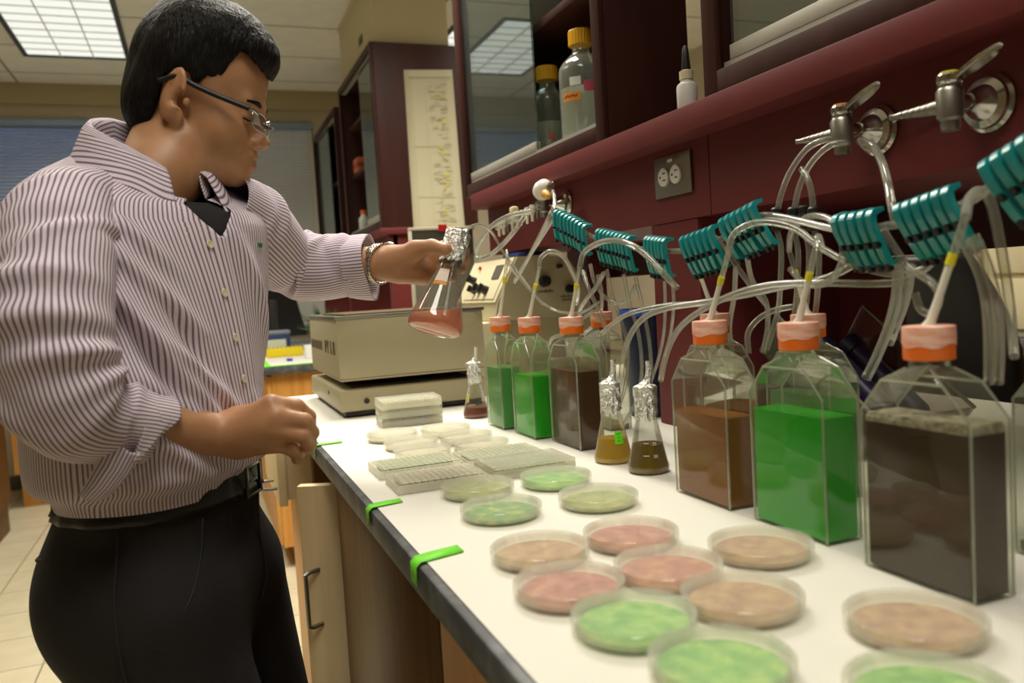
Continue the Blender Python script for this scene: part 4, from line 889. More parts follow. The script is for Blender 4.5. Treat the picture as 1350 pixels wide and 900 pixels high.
# pipette stems rising from the caps
def stem(key, top, X, r=.0034, band=.58):
    t = FLASKS[key]; base = Vector((t.location.x, t.location.y, TOP+Z3+.026)); p1 = onx(top[0], top[1], X); q = [v-t.location for v in (base, base.lerp(p1, .33), base.lerp(p1, .66), p1)]
    b = BM(); tube(b, [q[0], q[0].lerp(q[1], .25), q[1], q[2]], [r*2.2, r*1.15, r*.92, r*.88], 12); s = obj('stem', b, m_stem, t)
    b = BM(); tube(b, q[2:], r*.95, 12); obj('stem_tip', b, c_tube, s)
    c0 = q[0].lerp(q[3], band); c1 = q[0].lerp(q[3], band+.10); b = BM(); tube(b, [c0, c1], r*1.12, 14); obj('yellow_band', b, m_band, s)
    return p1
ST = {}
for key, top, X in (('big', (1273,285), .575), ('g', (1076,325), .5735), ('gr2', (1040,328), .690), ('tan', (960,335), .570), ('r2', (913,335), .685), ('b', (764,352), .582), ('g2', (711,352), .560), ('g1', (669,338), .551)):
    ST[key] = stem(key, top, X)
# tubes: (px, py, plane x) picked along each run
TUBES = [
 ('clear tube arching from the big brown flask stem over the right clamps', .0046, [(1273,287,.575), (1278,262,.60), (1292,252,.62), (1308,272,.63), (1322,340,.64), (1332,410,.65), (1337,470,.68)]),
 ('clear tube arching from the amber flask stem to the right clamps', .0042, [(960,337,.570), (968,308,.58), (1000,293,.60), (1045,300,.62), (1085,328,.63), (1130,350,.64), (1180,362,.65), (1215,356,.66), (1232,342,.66)]),
 ('clear tube looping over the large green flask stem', .0040, [(1040,330,.690), (1044,305,.66), (1065,286,.65), (1092,288,.64), (1108,310,.63), (1110,345,.63), (1092,372,.63), (1062,374,.64), (1042,355,.66)]),
 ('short clear tube joining the large green stem to its arch', .0038, [(1076,327,.5735), (1079,312,.585), (1084,328,.61)]),
 ('clear tube arching from the reddish flask stem', .0040, [(913,337,.685), (918,313,.67), (936,309,.66), (954,325,.655), (972,352,.66), (994,382,.68), (1010,402,.72)]),
 ('thick clear tube arching over the middle clamps from the dark brown flask', .0050, [(764,354,.582), (770,333,.59), (790,320,.60), (812,317,.60), (835,324,.60), (856,340,.61), (876,362,.62), (893,380,.64)]),
 ('clear tube arching from the green flask stem toward the instrument', .0042, [(711,354,.560), (713,340,.565), (726,331,.58), (742,338,.60), (754,358,.62), (762,380,.64), (760,400,.66)]),
 ('thin clear tube from the farthest flask stem running up to the far tap', .0030, [(669,340,.551), (668,330,.56), (672,350,.60), (690,372,.64), (712,396,.66), (735,410,.68), (765,412,.68), (790,398,.68)]),
 ('thin clear tube from the held flask across to the instrument front', .0030, [(616,303,.46), (622,298,.48), (634,296,.52), (648,306,.56), (662,330,.58), (678,352,.60), (700,382,.62), (716,402,.64)]),
 ('long clear tube dropping from the far tap to the instrument', .0044, [(729,252,.70), (731,268,.68), (722,290,.66), (706,322,.66), (690,352,.66), (678,372,.66)]),
 ('second clear tube dropping from the far tap, crossing the first', .0036, [(735,280,.68), (716,310,.67), (698,338,.67), (684,360,.67)]),
 ('thick cream tube looped in front of the far tap, over the instrument', .0056, [(700,278,.66), (672,284,.63), (648,298,.61), (632,320,.60), (628,336,.60), (640,339,.60), (660,325,.62), (680,302,.64), (692,284,.66)]),
 ('upper clear tube sweeping from the yellow flask foil to the right', .0046, [(819,498,.572), (822,470,.575), (832,440,.58), (850,418,.59), (880,406,.60), (930,398,.62), (985,388,.63), (1040,376,.64), (1090,366,.65), (1128,348,.66)]),
 ('lower clear tube sweeping from the olive flask foil to the right', .0044, [(871,502,.580), (876,476,.58), (886,448,.585), (902,426,.59), (930,406,.60), (972,386,.61), (1020,375,.62), (1080,373,.63), (1150,374,.65), (1195,372,.66)]),
 ('clear tube running behind the yellow flask down to the bench', .0040, [(793,440,.60), (806,428,.61), (830,413,.62), (868,404,.64), (905,400,.66), (930,404,.70)]),
 ('clear tube hanging from the middle clamps past the navy pail', .0036, [(800,355,.66), (806,385,.67), (818,420,.68), (828,460,.69), (824,510,.69), (812,545,.69)]),
 ('clear tube hanging beside the navy pail, second from the left', .0036, [(822,362,.66), (830,400,.68), (842,440,.69), (846,490,.70), (838,530,.70), (822,560,.69)]),
 ('clear tube hanging beside the navy pail, third from the left', .0034, [(838,366,.66), (846,400,.68), (856,450,.69), (858,500,.70), (848,548,.70)]),
 ('clear tube dropping close to the maroon upright, left one', .0030, [(876,370,.67), (877,400,.68), (875,440,.69), (866,480,.70), (852,520,.70)]),
 ('clear tube dropping close to the maroon upright, right one', .0030, [(887,371,.67), (888,405,.68), (884,440,.70), (876,470,.71)]),
 ('clear tube tangled left of the cream drawers, upper loop', .0040, [(778,348,.66), (784,372,.67), (796,390,.68), (812,400,.69), (828,394,.69), (838,376,.68)]),
 ('clear tube tangled left of the cream drawers, crossing down left', .0044, [(796,360,.66), (786,378,.67), (772,396,.68), (764,412,.70), (768,440,.72)]),
 ('clear tube tangled left of the cream drawers, crossing down right', .0044, [(768,356,.66), (776,380,.66), (786,402,.67), (796,426,.68), (802,452,.69)]),
 ('clear tube tangled left of the cream drawers, short steep one', .0040, [(788,362,.68), (793,386,.69), (792,410,.70), (782,428,.71), (770,440,.72)]),
 ('clear tube curling beside the far green flask caps', .0036, [(792,404,.68), (762,424,.66), (742,440,.65), (728,446,.64), (722,458,.64)]),
 ('left clear tube of the bundle draped over the orange-buttoned tap', .0042, [(1114,186,.74), (1090,184,.73), (1064,196,.72), (1042,226,.71), (1030,256,.70), (1024,284,.70)]),
 ('middle clear tube of the bundle draped over the orange-buttoned tap', .0042, [(1116,188,.735), (1094,192,.72), (1070,214,.71), (1054,246,.70), (1046,284,.70)]),
 ('right clear tube of the bundle draped over the orange-buttoned tap', .0042, [(1056,222,.70), (1064,234,.70), (1070,254,.70), (1073,284,.70)]),
 ('clear tube hanging behind the orange-buttoned tap to the right clamps', .0052, [(1134,186,.75), (1150,192,.74), (1162,212,.73), (1170,240,.72), (1176,272,.70), (1182,300,.70)]),
 ('thin tube joining the two gas taps', .0022, [(1176,160,.785), (1220,140,.785), (1262,122,.785)]),
 ('thick clear tube dropping from the right clamps beside the purple tubes', .0060, [(1184,345,.66), (1182,390,.67), (1172,430,.68), (1156,470,.69), (1142,498,.69)]),
 ('thinner clear tube dropping right of the thick one by the purple tubes', .0046, [(1202,350,.66), (1196,390,.68), (1184,425,.70), (1174,452,.72)]),
 ('first clear tube falling from the last clamps at the right edge', .0048, [(1270,318,.60), (1290,356,.605), (1301,400,.61), (1304,450,.62), (1304,505,.63)]),
 ('second clear tube falling from the last clamps at the right edge', .0048, [(1284,310,.60), (1302,352,.605), (1314,400,.61), (1318,450,.62), (1316,505,.63)]),
 ('clear loop of tube dangling below the right clamps', .0044, [(1160,296,.64), (1176,322,.645), (1198,352,.65), (1228,372,.65), (1238,392,.65), (1230,412,.66), (1214,408,.66), (1206,386,.66)]),
 ('clear tube curving down to the back green flask', .0044, [(1044,404,.72), (1018,410,.71), (998,422,.70), (986,440,.69), (987,466,.69)]),
 ('clear tube hanging through the left clamps near the reddish flask', .0040, [(970,352,.68), (968,390,.70), (962,430,.72), (966,470,.73)]),
 ('clear tube running down from the middle clamps behind the amber flask', .0040, [(985,340,.68), (992,370,.70), (1010,398,.72), (1012,430,.74), (1006,465,.74)]),
]
for lab, r, pts in TUBES:
    P = spline([onx(*p) for p in pts], 7); c = P[0].copy(); b = BM(); tube(b, [p-c for p in P], r*.92, 12, False)
    o = obj('silicone_tube', b, c_tube, None, c, 180); tag(o, lab, 'tube', 'clear silicone tubes')
m_conn = m_blackpl
for k, (px, py, X, w_) in enumerate(((1024,288,.70,'first'), (1046,288,.70,'second'), (1060,286,.705,'third'), (1073,288,.70,'fourth'))):
    p = onx(px, py, X); t = thing('tube_connector', '%s black tube connector from the left under the orange-buttoned tap' % w_, 'connector', p, 0, 'black tube connectors under the tap')
    b = BM(); lathe(b, [(.0052, .014), (.0072, .012), (.0072, -.012), (.0060, -.015), (0, -.015)], 18); obj('sleeve', b, m_conn, t); b = BM(); lathe(b, [(.0078, .004), (.0084, .002), (.0084, -.002), (.0078, -.004)], 18, None, True, True); obj('collar_ring', b, m_conn, t)
    b = BM(); tube(b, spline([(0, 0, -.015), (.002, -.004, -.040), (-.004, -.008, -.075), (.004, .010, -.120), (.0, .03, -.17)], 5), .0036, 10, False); obj('tail_tube', b, c_tube, t)
# ---- teal ratchet clamps strung in clusters
def clamp_meshes():
    out = [(.0175, .0), (.006, .0012), (.002, .0), (-.0022, -.004), (-.0032, -.016), (-.001, -.030), (.0035, -.0335), (.0030, -.0365), (.0005, -.038), (.0035, -.052), (.006, -.0575), (.010, -.059), (.0175, -.057), (.018, -.054), (.012, -.0535), (.010, -.050), (.0075, -.038), (.0080, -.033), (.0050, -.027), (.0030, -.014), (.0045, -.0055), (.008, -.0042), (.0175, -.0045)]
    b = BM(); prism(b, out, 'y', -.0041, .0041); es = [e for e in b.edges if len({round(v.co.y, 5) for v in e.verts}) == 1]
    bmesh.ops.bevel(b, geom=es, offset=.0007, segments=2, affect='EDGES'); return b
me_clamp = bpy.data.meshes.new('body'); b = clamp_meshes(); bmesh.ops.recalc_face_normals(b, faces=b.faces[:]); b.to_mesh(me_clamp); b.free(); me_clamp.materials.append(m_teal)
b = BM(); box(b, (-.0030, -.0027, -.0365), (.0045, .0027, -.0310), .0008); me_pin = bpy.data.meshes.new('pinch_bar'); b.to_mesh(me_pin); b.free(); me_pin.materials.append(m_blackpl)
b = BM(); box(b, (.0045, -.0026, -.0635), (.0115, .0026, -.0555), .0008); me_tip = bpy.data.meshes.new('latch_tip'); b.to_mesh(me_tip); b.free(); me_tip.materials.append(m_blackpl)
for me in (me_clamp,): me.polygons.foreach_set('use_smooth', [True]*len(me.polygons)); me.set_sharp_from_angle(angle=math.radians(40))
CL = [('cluster nearest the far tap', 9, (729,276), (771,298), .66, .10), ('cluster over the dark brown flask', 9, (784,302), (829,313), .65, .12), ('cluster left of the maroon upright', 6, (848,312), (876,315), .64, .12),
      ('cluster in front of the maroon upright', 6, (893,314), (938,297), .635, .22), ('cluster below the outlet', 6, (944,291), (992,266), .63, .38), ('cluster over the large green flask', 5, (1092,288), (1150,278), .615, .40),
      ('cluster by the big brown flask', 6, (1173,274), (1250,246), .605, .40), ('cluster at the right edge', 5, (1284,218), (1368,166), .60, .36)]
ORD = ['first', 'second', 'third', 'fourth', 'fifth', 'sixth', 'seventh', 'eighth', 'ninth']
rail = []
for nm, n, p0, p1, X, tl in CL:
    A, B_ = onx(p0[0], p0[1], X), onx(p1[0], p1[1], X); D = (B_-A).normalized(); up = (Vector((0, 0, 1))-D*D.z).normalized(); ex = D.cross(up)
    if ex.x < 0: ex = -ex
    Mt = Matrix((ex, -D, up)).transposed()
    if Mt.determinant() < 0: Mt = Matrix((ex, D, up)).transposed()
    Rm = Mt.to_4x4() @ Matrix.Rotation(-tl*.8, 4, 'Y')
    for i in range(n):
        p = A.lerp(B_, (i+.5)/n) if n > 1 else A
        t = thing('tubing_clamp', '%s teal tubing clamp from the left in the %s' % (ORD[i], nm), 'clamp', p, 0, 'teal tubing clamps strung along the bench'); t.rotation_euler = (Rm @ Matrix.Rotation(random.uniform(-.05, .05), 4, 'Y')).to_euler()
        for nm_, me in (('body', me_clamp), ('pinch_bar', me_pin), ('latch_tip', me_tip)):
            o = bpy.data.objects.new(nm_, me); COL.objects.link(o); o.parent = t
        if i in (0, n-1): rail.append(p + Rm.to_3x3() @ Vector((.014, 0, -.020)))
P = spline(rail, 6); c = P[0].copy(); b = BM(); tube(b, [p-c for p in P], .0042, 10, False); o = obj('hanging_tube', b, c_tube, None, c, 180); tag(o, 'long clear tube that strings all the teal clamps together along the bench', 'tube')
# fittings near the far tap: white bulb, orange tip and a comb of clear connectors
c = onx(716, 250, .735); t = thing('rubber_bulb', 'white rubber bulb with an orange tip hung on the far tap', 'bulb', c)
b = BM(); lathe(b, [(0, -.030), (.010, -.028), (.020, -.014), (.022, 0), (.018, .016), (.008, .024), (0, .025)], 24, Matrix.Rotation(1.2, 4, 'X')); obj('bulb', b, m_white, t)
b = BM(); lathe(b, [(0, 0), (.010, 0), (.008, .016), (.004, .022), (0, .022)], 18, Matrix.Translation((-.006, -.024, -.012)) @ Matrix.Rotation(2.0, 4, 'X')); obj('orange_tip', b, mat('amber_tip', (224,170,80), .4), t)
t = thing('tube_manifold', 'row of clear tube connectors on a grey bar beside the far tap', 'manifold', onx(690, 283, .70)); d0 = onx(712, 272, .70)-onx(690, 283, .70); d1 = onx(655, 300, .70)-onx(690, 283, .70)
b = BM(); tube(b, [d0, d1], .006, 10); bar = obj('bar', b, c_tube, t)
for i in range(9):
    q = d0.lerp(d1, (i+.5)/9); b = BM(); lathe(b, [(.0045, .012), (.0055, .006), (.0055, -.006), (.004, -.010), (.0032, -.024), (0, -.024)], 12, Matrix.Translation(q)); obj('connector', b, m_stem if i % 3 else m_steel, t)
b = BM(); cboxM(b, d0.lerp(d1, .45)+Vector((-.012, 0, .012)), (.016, .022, .022), Matrix.Identity(4), .004); obj('clip', b, mat('cream_clip', (222,206,160), .5), t)
# ================================================================== THE MAN
class Field:
    """distance field on a grid, joined smoothly, turned into one surface by surface nets"""
    def __init__(s, lo, hi, h):
        s.lo = np.array(lo, float); s.h = h; s.n = np.ceil((np.array(hi)-s.lo)/h).astype(int)+1; s.a = np.full(s.n, 1.0, np.float32)
    def win(s, lo, hi, pad):
        i0 = np.clip(np.floor((np.minimum(lo, hi)-pad-s.lo)/s.h).astype(int), 0, s.n); i1 = np.clip(np.ceil((np.maximum(lo, hi)+pad-s.lo)/s.h).astype(int)+1, 0, s.n)
        if (i1 <= i0).any(): return None
        ax = [s.lo[k]+s.h*np.arange(i0[k], i1[k]) for k in range(3)]; P = np.stack(np.meshgrid(*ax, indexing='ij'), -1).astype(np.float32)
        return (slice(i0[0], i1[0]), slice(i0[1], i1[1]), slice(i0[2], i1[2])), P
    def put(s, w, d, k, sub=False):
        a = s.a[w]
        if sub: d = -d; h = np.maximum(k-np.abs(a-d), 0)/k; s.a[w] = np.maximum(a, d)+h*h*k*.25
        else: h = np.maximum(k-np.abs(a-d), 0)/k; s.a[w] = np.minimum(a, d)-h*h*k*.25
    def cone(s, a, b, ra, rb, k=.01, sub=False):
        a, b = np.array(a, float), np.array(b, float); r = max(ra, rb); g = s.win(np.minimum(a, b)-r, np.maximum(a, b)+r, k+3*s.h)
        if g is None: return
        w, P = g; ba = b-a; t = np.clip(((P-a)@ba)/max(ba@ba, 1e-9), 0, 1); d = np.linalg.norm(P-a-t[..., None]*ba, axis=-1)-(ra+(rb-ra)*t); s.put(w, d.astype(np.float32), k, sub)
    def ell(s, c, r, R=None, k=.01, sub=False):
        """R: 3x3 whose columns are the ellipsoid axes in world"""
        c = np.array(c, float); r = np.array(r, float); R = np.eye(3) if R is None else np.array(R); e = np.abs(R)@r; g = s.win(c-e, c+e, k+3*s.h)
        if g is None: return
        w, P = g; q = (P-c)@R; k0 = np.linalg.norm(q/r, axis=-1); k1 = np.linalg.norm(q/(r*r), axis=-1); d = k0*(k0-1)/np.maximum(k1, 1e-6); s.put(w, d.astype(np.float32), k, sub)
    def mesh(s, name):
        a = s.a; ins = a < 0; c = ins[:-1, :-1, :-1].astype(np.int8)*0
        for dx in (0, 1):
            for dy in (0, 1):
                for dz in (0, 1): c = c+ins[dx:a.shape[0]-1+dx, dy:a.shape[1]-1+dy, dz:a.shape[2]-1+dz]
        I = np.argwhere((c > 0) & (c < 8)); idx = np.full(c.shape, -1, np.int64); idx[I[:, 0], I[:, 1], I[:, 2]] = np.arange(len(I))
        S = np.zeros((len(I), 3)); N_ = np.zeros(len(I)); corners = [(x, y, z) for x in (0, 1) for y in (0, 1) for z in (0, 1)]
        for p in corners:
            for ax in range(3):
                if p[ax]: continue
                q = list(p); q[ax] = 1; va = a[I[:, 0]+p[0], I[:, 1]+p[1], I[:, 2]+p[2]]; vb = a[I[:, 0]+q[0], I[:, 1]+q[1], I[:, 2]+q[2]]; m = (va < 0) != (vb < 0); t = np.where(m, va/np.where(m, va-vb, 1), 0)
                pt = np.array(p, float)+np.outer(t, np.array(q)-np.array(p)); S[m] += pt[m]; N_[m] += 1
        V = (I+S/N_[:, None])*s.h+s.lo; F = []
        for ax in range(3):
            sl0 = [slice(None)]*3; sl1 = [slice(None)]*3; sl0[ax] = slice(0, -1); sl1[ax] = slice(1, None); A, B = ins[tuple(sl0)], ins[tuple(sl1)]; E = np.argwhere(A != B); u, v = (ax+1) % 3, (ax+2) % 3
            E = E[(E[:, u] > 0) & (E[:, v] > 0) & (E[:, u] < a.shape[u]-1) & (E[:, v] < a.shape[v]-1)]; q = []
            for du, dv in ((0, 0), (1, 0), (1, 1), (0, 1)): e = E.copy(); e[:, u] -= 1-du; e[:, v] -= 1-dv; q.append(idx[e[:, 0], e[:, 1], e[:, 2]])
            Q = np.stack(q, 1); fl = B[E[:, 0], E[:, 1], E[:, 2]]; Q[fl] = Q[fl][:, ::-1]; F.append(Q)
        F = np.concatenate(F); F = F[(F >= 0).all(1)]; me = bpy.data.meshes.new(name); me.from_pydata(V.tolist(), [], F.tolist()); me.update(); return me, V
def relax(o, n, f=.5):
    m = o.modifiers.new('relax', 'SMOOTH'); m.factor = f; m.iterations = n
def hash_waves(seed, n, lo, hi):
    R = np.random.default_rng(seed); K = R.normal(size=(n, 3)); K /= np.linalg.norm(K, axis=1)[:, None]; K *= R.uniform(lo, hi, size=(n, 1)); return K, R.uniform(0, 6.28, n)
def waves(P, K, ph): return np.sin(P@K.T+ph).mean(-1)
man = thing('person', 'man in a striped shirt and black trousers holding up a flask of pink broth', 'person', (-.06, 1.19, 0)); MO = np.array(man.location)
def child(name, me, m, parent=None, smooth=180):
    """me is in world coordinates; stored relative to the man's base"""
    me.transform(Matrix.Translation(-Vector(MO))); return link(name, me, m, parent or man, None, smooth)
V3 = lambda v: np.array(tuple(v))
# ---- head frame
yaw, tilt = math.radians(-16), math.radians(13.5); F0 = np.array([math.cos(yaw), math.sin(yaw), 0]); Zv = np.array([0, 0, 1.0])
hf = math.cos(tilt)*F0-math.sin(tilt)*Zv; hu = math.sin(tilt)*F0+math.cos(tilt)*Zv; hs = np.cross(hu, hf)
HR = np.stack([hf, hu, hs], 1)                                       # columns f, u, s (s = his left)
HS = 0.885
HO = V3(at(229, 126, 1.075))-HR@np.array([-.012, -.002, -.074])*HS
class HeadField:
    def __init__(s, f): s.f = f
    def ell(s, c, r, R=None, k=.01, sub=False): s.f.ell(c, np.array(r)*HS, R, k*HS, sub)
    def cone(s, a, b, ra, rb, k=.01, sub=False): s.f.cone(a, b, ra*HS, rb*HS, k*HS, sub)
def H(f, u, s): return HO+HR@(np.array([f, u, s])*HS)
def rotH(ax, a): 
    c, s_ = math.cos(a), math.sin(a); M = {'f': [[1,0,0],[0,c,-s_],[0,s_,c]], 'u': [[c,0,s_],[0,1,0],[-s_,0,c]], 's': [[c,-s_,0],[s_,c,0],[0,0,1]]}[ax]; return HR@np.array(M)
# ---- skeleton, from the picture's pixels and depths
NB = V3(at(203, 200, 1.10))
SR, ER, WR = V3(at(82, 292, .940)), V3(at(72, 548, .872)), V3(at(290, 572, 1.0))
SL, EL, WL = V3(at(318, 292, 1.22)), V3(at(392, 352, 1.31)), V3(at(506, 347, 1.288))
PEL = np.array([-.075, 1.17, .93])
fld = Field((-.30, .72, .84), (.42, 1.62, 1.72), .0026)
f = HeadField(fld)
for P_, r_, q_ in (((-.006, .050, 0), (.098, .098, .076), None), ((.035, .050, 0), (.060, .062, .063), None)): f.ell(H(*P_), r_, HR, .03)
f.ell(H(.034, -.030, 0), (.058, .074, .062), HR, .03)
f.ell(H(.040, -.060, 0), (.050, .040, .048), HR, .02)
for s_ in (-1, 1):
    f.cone(H(.004, -.060, s_*.052), H(.071, -.087, s_*.014), .021, .016, .022)
    f.ell(H(.050, -.034, s_*.040), (.034, .032, .026), HR, .02)
f.ell(H(.076, -.090, 0), (.017, .016, .022), HR, .02)
f.ell(H(.048, -.082, 0), (.034, .020, .038), HR, .02)
f.cone(H(.080, .016, -.032), H(.088, .014, 0), .012, .012, .015); f.cone(H(.080, .016, .032), H(.088, .014, 0), .012, .012, .015)
for s_ in (-1, 1):
    f.ell(H(.098, -.004, s_*.033), (.014, .012, .017), HR, .012, True)
    f.ell(H(.076, -.005, s_*.032), (.0135, .0125, .0145), HR, .004)
f.cone(H(.088, .004, 0), H(.105, -.033, 0), .0075, .0105, .012); f.ell(H(.108, -.036, 0), (.011, .010, .012), HR, .008)
for s_ in (-1, 1):
    f.ell(H(.097, -.039, s_*.012), (.012, .0085, .008), HR, .006); f.ell(H(.104, -.0465, s_*.006), (.005, .003, .003), HR, .003, True)
f.ell(H(.080, -.066, 0), (.021, .022, .027), HR, .012)
f.ell(H(.0975, -.0605, 0), (.0075, .0060, .018), HR, .005); f.ell(H(.0965, -.0735, 0), (.0078, .0066, .016), HR, .005)
f.cone(H(.103, -.0668, -.018), H(.103, -.0668, .018), .0022, .0022, .003, True)
# neck and torso core
hF = f; f = fld
f.cone(H(-.030, -.050, 0), NB+np.array([-.008, 0, -.05]), .049, .052, .025); f.cone(H(.022, -.078, 0), NB+np.array([.016, -.005, -.03]), .032, .042, .025)
for s_ in (-1, 1):
    E_ = rotH('u', -s_*.45)@np.array([[math.cos(.20), math.sin(.20), 0], [-math.sin(.20), math.cos(.20), 0], [0, 0, 1]]); c_ = H(-.012, .000, s_*.078)
    hF.ell(c_, (.0205, .041, .0085), E_, .007); hF.ell(H(-.004, -.034, s_*.073), (.011, .016, .0075), E_, .006)
    hF.ell(H(-.0085, .007, s_*.0885), (.0125, .027, .0065), E_, .003, True); hF.ell(H(.000, -.006, s_*.082), (.0095, .013, .012), E_, .003, True)
    hF.ell(H(-.009, .010, s_*.0825), (.0035, .020, .0035), E_, .003); hF.ell(H(.008, -.008, s_*.0765), (.0045, .0075, .006), E_, .003)
f.cone(NB-.10*Zv, SR*.75+NB*.25-.045*Zv, .035, .032, .02); f.cone(NB-.10*Zv, SL*.75+NB*.25-.045*Zv, .035, .032, .02)
CH = np.array([-.055, 1.19, 1.22]); tw = math.radians(-25); TB = np.array([[math.cos(tw), -math.sin(tw), 0], [math.sin(tw), math.cos(tw), 0], [0, 0, 1]])
f.ell(CH-.03*Zv, (.078, .115, .13), TB, .04); f.ell(PEL+np.array([0, 0, .10]), (.080, .120, .13), TB, .04)
# arms
f.cone(SR, ER, .042, .034, .03); f.cone(ER, ER*.6+WR*.4, .034, .033, .02); f.cone(ER*.6+WR*.4, WR, .033, .0265, .015)
f.cone(SL, EL, .038, .032, .03); f.cone(EL, EL*.6+WL*.4, .032, .030, .02); f.cone(EL*.6+WL*.4, WL, .030, .0265, .015)
# right hand, loosely curled, back of the hand to the camera
def chain(pts, rr, k=.003):
    P = [V3(at(*p)) for p in pts]
    for a_, b_, r0, r1 in zip(P, P[1:], rr, rr[1:]): f.cone(a_, b_, r0, r1, k)
    return P
RH = {'index': ([(357,532,.990), (391,536,1.004), (407,549,1.022), (409,560,1.040)], (.0112, .0100, .0090, .0078)), 'middle': ([(365,549,.982), (401,555,.992), (411,570,1.012), (406,580,1.032)], (.0115, .0102, .0092, .0080)),
      'ring': ([(364,567,.984), (400,574,.990), (408,586,1.008), (401,594,1.026)], (.0110, .0096, .0088, .0076)), 'little': ([(358,585,.994), (382,590,.998), (392,599,1.008), (391,605,1.020)], (.0100, .0088, .0080, .0070))}
w_ = V3(at(300, 573, 1.0))
for nm, (pts, rr) in RH.items():
    kn = V3(at(*pts[0])); f.cone(w_+(kn-w_)*.08, kn, .0215 if nm in ('middle', 'ring') else .0185, .0120, .012); chain(pts, rr)
f.cone(V3(at(318, 555, 1.012)), V3(at(348, 548, 1.005)), .020, .015, .012); f.cone(V3(at(318, 585, 1.010)), V3(at(345, 583, 1.005)), .019, .014, .012)
for a_, b_, r0, r1 in (((316,556,1.03), (346,560,1.062), .017, .0135), ((346,560,1.062), (370,572,1.074), .0125, .0110), ((370,572,1.074), (388,586,1.068), .0108, .0088)): f.cone(V3(at(*a_)), V3(at(*b_)), r0, r1, .005)
# left hand, wrapped round the flask neck, palm side and thumb to the camera
LH = {'index': ([(560,331,1.292), (588,325,1.302), (606,327,1.294), (613,331,1.280)], (.0118, .0105, .0095, .0082)), 'middle': ([(563,343,1.298), (592,338,1.308), (609,340,1.298), (614,343,1.282)], (.0118, .0105, .0096, .0083)),
      'ring': ([(562,355,1.300), (589,351,1.308), (604,353,1.298), (609,355,1.284)], (.0112, .0098, .0090, .0078)), 'little': ([(557,365,1.298), (579,363,1.304), (592,364,1.296), (597,366,1.284)], (.0102, .0090, .0082, .0072))}
w_ = V3(at(512, 347, 1.284))
for nm, (pts, rr) in LH.items():
    kn = V3(at(*pts[0])); f.cone(w_+(kn-w_)*.08, kn, .021, .0135, .012); chain(pts, rr)
f.cone(V3(at(522, 342, 1.272)), V3(at(550, 331, 1.258)), .0215, .0150, .012); f.cone(V3(at(528, 356, 1.278)), V3(at(556, 359, 1.284)), .0205, .0160, .012)
chain([(546,328,1.258), (570,325,1.246), (586,328,1.235)], (.0138, .0112, .0092), .005)
f.ell(V3(at(588, 328.5, 1.233)), (.010, .008, .008), None, .004)
me, V = f.mesh('body')
m_skin = bpy.data.materials.new('skin'); m_skin.use_nodes = True; nt = m_skin.node_tree; pb = nt.nodes['Principled BSDF']; pb.inputs['Roughness'].default_value = .48; pb.inputs['Subsurface Weight'].default_value = .12; pb.inputs['Subsurface Radius'].default_value = (.010, .004, .002); pb.inputs['Subsurface Scale'].default_value = .5
at_ = nt.nodes.new('ShaderNodeAttribute'); at_.attribute_name = 'lip'; mx = nt.nodes.new('ShaderNodeMixRGB'); tc = nt.nodes.new('ShaderNodeTexCoord'); nz_ = nt.nodes.new('ShaderNodeTexNoise'); nz_.inputs['Scale'].default_value = 26; nt.links.new(tc.outputs['Object'], nz_.inputs['Vector']); rp = nt.nodes.new('ShaderNodeValToRGB'); rp.color_ramp.elements[0].color = lin((178,128,90)); rp.color_ramp.elements[1].color = lin((192,142,104)); rp.color_ramp.elements[0].position = .35; rp.color_ramp.elements[1].position = .65
nt.links.new(nz_.outputs['Fac'], rp.inputs[0]); nt.links.new(rp.outputs[0], mx.inputs[1]); mx.inputs[2].default_value = lin((160,92,80)); nt.links.new(at_.outputs['Fac'], mx.inputs[0]); nt.links.new(mx.outputs[0], pb.inputs['Base Color'])
bn = nt.nodes.new('ShaderNodeBump'); bn.inputs['Strength'].default_value = .06; nz2 = nt.nodes.new('ShaderNodeTexNoise'); nz2.inputs['Scale'].default_value = 420; nt.links.new(tc.outputs['Object'], nz2.inputs['Vector']); nt.links.new(nz2.outputs['Fac'], bn.inputs['Height']); nt.links.new(bn.outputs[0], pb.inputs['Normal'])
L_ = (V-HO)@HR; lip = np.exp(-(((L_[:, 0]-.1)/.012)**2+((L_[:, 1]+.067)/.010)**2+(L_[:, 2]/.020)**2)**2); atr = me.attributes.new('lip', 'FLOAT', 'POINT'); atr.data.foreach_set('value', lip.astype(np.float32))
body = child('body', me, m_skin); relax(body, 2)
# nails
m_nail = mat('nail', (206,156,128), .3)
# ---- hair
hfld = Field(HO-.19, HO+.19, .0021); hf_ = hfld
hh_ = HeadField(hfld)
hh_.ell(H(-.004, .060, 0), (.106, .112, .084), HR, .02); hh_.ell(H(.040, .102, 0), (.062, .052, .070), HR, .03); hh_.ell(H(-.050, .000, 0), (.060, .072, .072), HR, .02); hh_.ell(H(.080, .094, -.004), (.030, .026, .050), HR, .02)
w, P = hf_.win(HO-.19, HO+.19, 0); Q = (P-HO)@HR; ff, uu, ss = Q[..., 0], Q[..., 1], Q[..., 2]
ff, uu, ss = ff/HS, uu/HS, ss/HS
U = np.interp(ff, [-.13, -.060, -.048, -.038, -.028, -.012, .006, .014, .019, .026, .050, .058, .066, .074, .100, .112, .13], [-.070, -.066, -.050, -.010, .026, .040, .034, .022, .022, .032, .042, .060, .084, .088, .066, .058, .054])
U = U+.0016*np.sin(ff*420+ss*160)+.0012*np.sin(ff*900+ss*300+1)
K, ph = hash_waves(3, 10, 200, 520); flow = np.stack([ff*.9-uu*.25, uu*.12+ff*.1, ss*1.2], -1); st_ = waves(flow, K, ph)
K2, ph2 = hash_waves(5, 8, 60, 130); st2 = waves(flow, K2, ph2)
